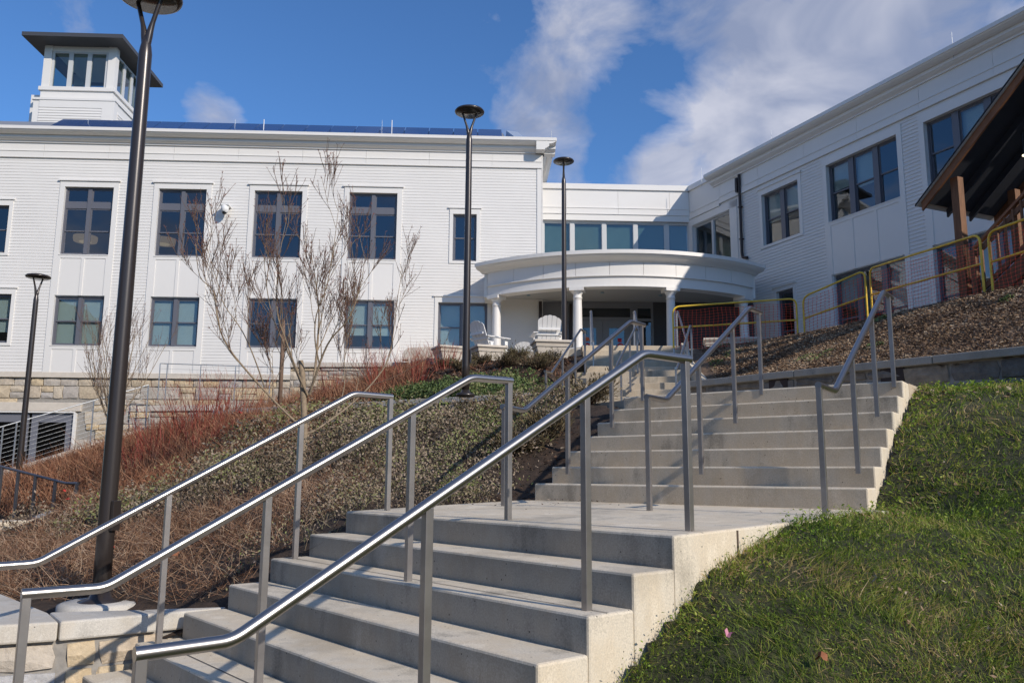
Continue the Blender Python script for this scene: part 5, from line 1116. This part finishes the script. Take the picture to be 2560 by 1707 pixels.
def yew(label, x, y, hf, rad, H, seed, mat=yewm, n=1500, name='low_yew'):
    rr = np.random.default_rng(seed); zb_ = float(hf(np.array(x), np.array(y))); t = thing(name, label, 'shrub', (x, y, zb_), 0, 'low dark shrubs in the beds')
    m = 26; a = rr.uniform(0, 2 * np.pi, m); D = unit(np.stack([np.cos(a) * .9, np.sin(a) * .9, rr.uniform(.35, 1.2, m)], -1)); Ln = rr.uniform(.7, 1.1, m)
    scatter('stems', blades_geo(np.zeros((m, 3)), D * np.array([rad, rad, H]) / max(rad, H), Ln * max(rad, H), np.full(m, .012), rr.normal(size=(m, 3)) * .08), deadm, rr.random(m) * .4, t)
    i = rr.integers(0, m, n); f = rr.uniform(.3, 1.08, n); P = D[i] * np.array([rad, rad, H]) * (f * Ln[i])[:, None] + rr.normal(0, .05, (n, 3)); P[:, 2] = np.abs(P[:, 2]) + .01
    out = unit(D[i] + rr.normal(0, .35, (n, 3)))
    scatter('needles', blades_geo(P, out, rr.uniform(.04, .085, n), np.full(n, .013), rr.normal(size=(n, 3)) * .1), mat, np.clip(f * .6 + rr.normal(0, .15, n), 0, 1), t)
for i, (x, y, hf, r_, H_, w) in enumerate([(-.72, 19.2, hB, .32, .22, 'below the planter with the side facing chair'), (.16, 19.2, hB, .30, .34, 'below the gap between the planters'), (.86, 18.6, hB, .36, .22, 'below the right planter'), (-.1, 17.9, hB, .40, .28, 'in the middle of the dark upper bed'), (-1.1, 18.6, hB, .34, .22, 'right of the nearest dogwood in the upper bed'), (.55, 17.6, hB, .36, .28, 'beside the foot of the far handrail'), (-1.7, 20.8, hB, .32, .24, 'in front of the leftmost planter'),
        (.70, 12.6, hA, .36, .42, 'at the left edge of the upper walkway'), (1.05, 10.9, hA, .38, .42, 'where the middle steps end at the top'), (.0, 13.6, hA, .4, .35, 'in front of the curb wall end'), (.05, 9.5, hA, .36, .3, 'on the dark soil left of the middle steps'), (.42, 9.7, hA, .32, .35, 'nearest the second post of the left handrail'), (-.05, 11.2, hA, .42, .38, 'half way up the dark soil strip'), (-.5, 12.6, hA, .45, .35, 'above the thyme on the bank')]):
    yew('low brown green shrub ' + w, x, y, hf, r_, H_, 200 + i)
# mulch on the right hand slope
bedC_in = [(3.3, 13.85), (4.75, 11.95), (6.3, 9.95), (8.0, 7.9), (11, 8.8), (10.3, 12.4), (9.1, 14.4), (8.1, 16.8), (7.6, 18.2), (6.6, 19.8), (4.5, 19.8), (4.3, 18), (4.1, 16)]
stems('mulch_chips', bedC_in, hC, 150000, .042, .0085, chipm, 5.0, lift=.035)
mound('slope_weeds', bedC_in, hC, 110, .18, .07, greenm, 110, .014, (.4, .9), keep=lambda x, y: vnoise(x, y, 1.3, 6) > .15)
# lawn
def lawn(name, n, L, Wd, tr, keep=None, spread=.55):
    C = sample(bedD, n, 4.2)
    C = C[(C[:, 1] > 2.0) | (C[:, 0] > 2)]
    if keep is not None: C = C[keep(C[:, 0], C[:, 1])]
    n = len(C); x, y = C[:, 0], C[:, 1]; d = np.hypot(x, y); tuft = .5 + .5 * vnoise(x, y, 2.4, 1)
    P = np.stack([x, y, hD(x, y) + .025 * vnoise(x, y, 6) - .004], -1); ll = rng.uniform(L * .45, L, n) * (.6 + .7 * tuft)
    D = upish(n, spread); lean = np.stack([vnoise(x, y, 3, 4), vnoise(x, y, 3, 9), np.full(n, -.3)], -1) * .8 + rng.normal(size=(n, 3)) * .4
    scatter(name, blades_geo(P, D, ll, np.full(n, Wd) * np.clip(d / 5, .7, 2.4), lean), grassm, np.clip(rng.uniform(*tr, n) + .10 * vnoise(x, y, 1.7, 7), 0, 1), None, 'stuff')
lawn('grass', 300000, .085, .0042, (.05, .74), lambda x, y: (vnoise(x, y, 3.4, 21) + .6 * vnoise(x, y, 1.5, 13) > -.85) | (rng.random(x.shape) < .45))
lawn('dry_grass', 26000, .09, .0045, (.76, 1.0), None, 1.6)
lawn('dry_patch_grass', 40000, .075, .005, (.78, 1.0), lambda x, y: (vnoise(x, y, 1.25, 31) + .5 * vnoise(x, y, 3, 5) + .13 * (y - 5) > .58) | (vnoise(x, y, 3.4, 21) + .6 * vnoise(x, y, 1.5, 13) < -.8), 2.2)
lawn('grass_tufts', 60000, .15, .0042, (.1, .7), lambda x, y: vnoise(x, y, 2.6, 17) > .55, .75)
def low(name, n, size, mat, keep, lift=.03):
    C = sample(bedD, n, 4.2); C = C[keep(C[:, 0], C[:, 1])]; n = len(C); d = np.hypot(C[:, 0], C[:, 1])
    P = np.stack([C[:, 0], C[:, 1], hD(C[:, 0], C[:, 1]) + .025 * vnoise(C[:, 0], C[:, 1], 6) + rng.uniform(.005, lift, n)], -1)
    scatter(name, cards_geo(P, rng.uniform(size * .6, size * 1.2, n) * np.clip(d / 5, .8, 2), 1.6), mat, rng.random(n), None, 'stuff')
low('clover', 80000, .0095, cloverm, lambda x, y: vnoise(x, y, 1.2, 11) + .5 * vnoise(x, y, 3, 2) > -.05, .07)
low('edge_weeds', 60000, .013, cloverm, lambda x, y: (np.abs((x - .823) * .74 - (y - 4.253) * .67) < .30 + .14 * vnoise(x, y, 4, 3)) & (vnoise(x, y, 5, 7) > -.5), .09)
lawn('edge_thatch', 60000, .09, .0045, (.74, 1.0), lambda x, y: (np.abs((x - .823) * .74 - (y - 4.253) * .67) < .16 + .06 * vnoise(x, y, 5, 13)) | ((y > 6.3) & (np.abs((x - 2.704) * .82 - (y - 6.331) * .572) < .2)), 2.0)
low('lawn_thatch', 22000, .016, chipm, lambda x, y: vnoise(x, y, 1.3, 15) + .08 * (y - 5) > .30, .03)
# fallen leaves lying about
def fallen(label, x, y, z, s, rz, mat, name='fallen_leaf'):
    m = MB(); n = 9; V = [(0, 0, .012)]
    for i in range(n):
        a = 2 * math.pi * i / n; r = s * (1 if i % 2 == 0 else .55) * (1.25 if i == 0 else 1); V.append((r * math.cos(a), r * math.sin(a) * .8, .02 * math.sin(a * 2) + .01))
    m.add(V, [(0, i + 1, (i + 1) % n + 1) for i in range(n)])
    tag(m.build(name, mat, None, loc=(x, y, z), rot=(R(18), R(-12), rz)), label, 'leaf', 'fallen leaves')
fallen('large orange brown fallen leaf on the dead stems by the left handrail', -2.75, 6.85, float(hA(np.array(-2.75), np.array(6.85))) + .22, .055, .6, leafm)
fallen('small brown fallen leaf low in the grass', 1.9, 3.5, float(hD(np.array(1.9), np.array(3.5))) + .06, .03, 1.2, leafm)
fallen('brown fallen leaf in the grass right of the pink petal', 1.35, 3.75, float(hD(np.array(1.35), np.array(3.75))) + .06, .03, .3, leafm)
fallen('pink petal lying in the grass near the step wall', 1.0, 3.95, float(hD(np.array(1.0), np.array(3.95))) + .06, .028, 2.0, pinkm, 'petal')
for i, (x, y, w) in enumerate([(-7.2, 13.6, 'behind the dark handrail'), (-7.6, 14.2, 'above the dark handrail'), (-6.9, 14.3, 'left of the nearest lamp post'), (-5.0, 15.2, 'among the red stems'), (-3.35, 7.1, 'left of the lamp post footing'), (-2.75, 6.45, 'by the cap of the low wall')]):
    fallen('bright red fallen leaf ' + w, x, y, float(hA(np.array(x), np.array(y))) + .3, .04 if y > 10 else .022, i, redleaf)
n_ = 150; fx = np.concatenate([rng.normal(.45, .22, 70), rng.uniform(-1.2, .9, 50), rng.uniform(-1.5, 2.6, 30)]); fy = np.concatenate([8.02 - .78 * (fx[:70] - .231) + rng.exponential(.05, 70) * -1, 7.2 + rng.normal(0, .5, 50), rng.uniform(5.5, 8, 30)])
ok = inside([(.85, 4.35), (-1.25, 6.7), (.18, 8.22), (2.65, 6.3)], fx, fy); fx, fy = fx[ok], fy[ok]
scatter('leaf_litter', cards_geo(np.stack([fx, fy, -.275 + .012 * (fy - 5) + .012 + 0 * fx], -1), rng.uniform(.007, .019, len(fx)), 5), chipd, rng.random(len(fx)), None, 'stuff')
# path, kerb block and boulder at the far left
tag(MB().poly([(-11.5, 11.6), (-7.3, 11.2), (-6.6, 11.7), (-11, 13.6)], -1.4, [-.78, -.70, -.66, -.82]).build('side_path', concr, None, .02), kind='structure')
tag(MB().poly([(-10.1, 16.2), (-9.0, 15.85), (-8.95, 16.2), (-10, 16.6)], -.9, -.30).build('kerb_block', limest, None, .03), 'pale concrete block behind the dark handrail at the left edge', 'block')
bo = bmesh.new(); bmesh.ops.create_icosphere(bo, subdivisions=2, radius=.22)
for v in bo.verts: v.co = Vector((v.co.x * 1.2, v.co.y * .8, v.co.z * .7)) + Vector(rng.normal(0, .014, 3))
me = bpy.data.meshes.new('boulder'); bo.to_mesh(me); bo.free(); me.materials.append(M('boulder_grey', (.22, .22, .225), .85, var=.25, vscale=9))
tag(link('boulder', me, None, (-6.6, 12.0, -.72)), 'small grey boulder beside the path at the left', 'boulder')
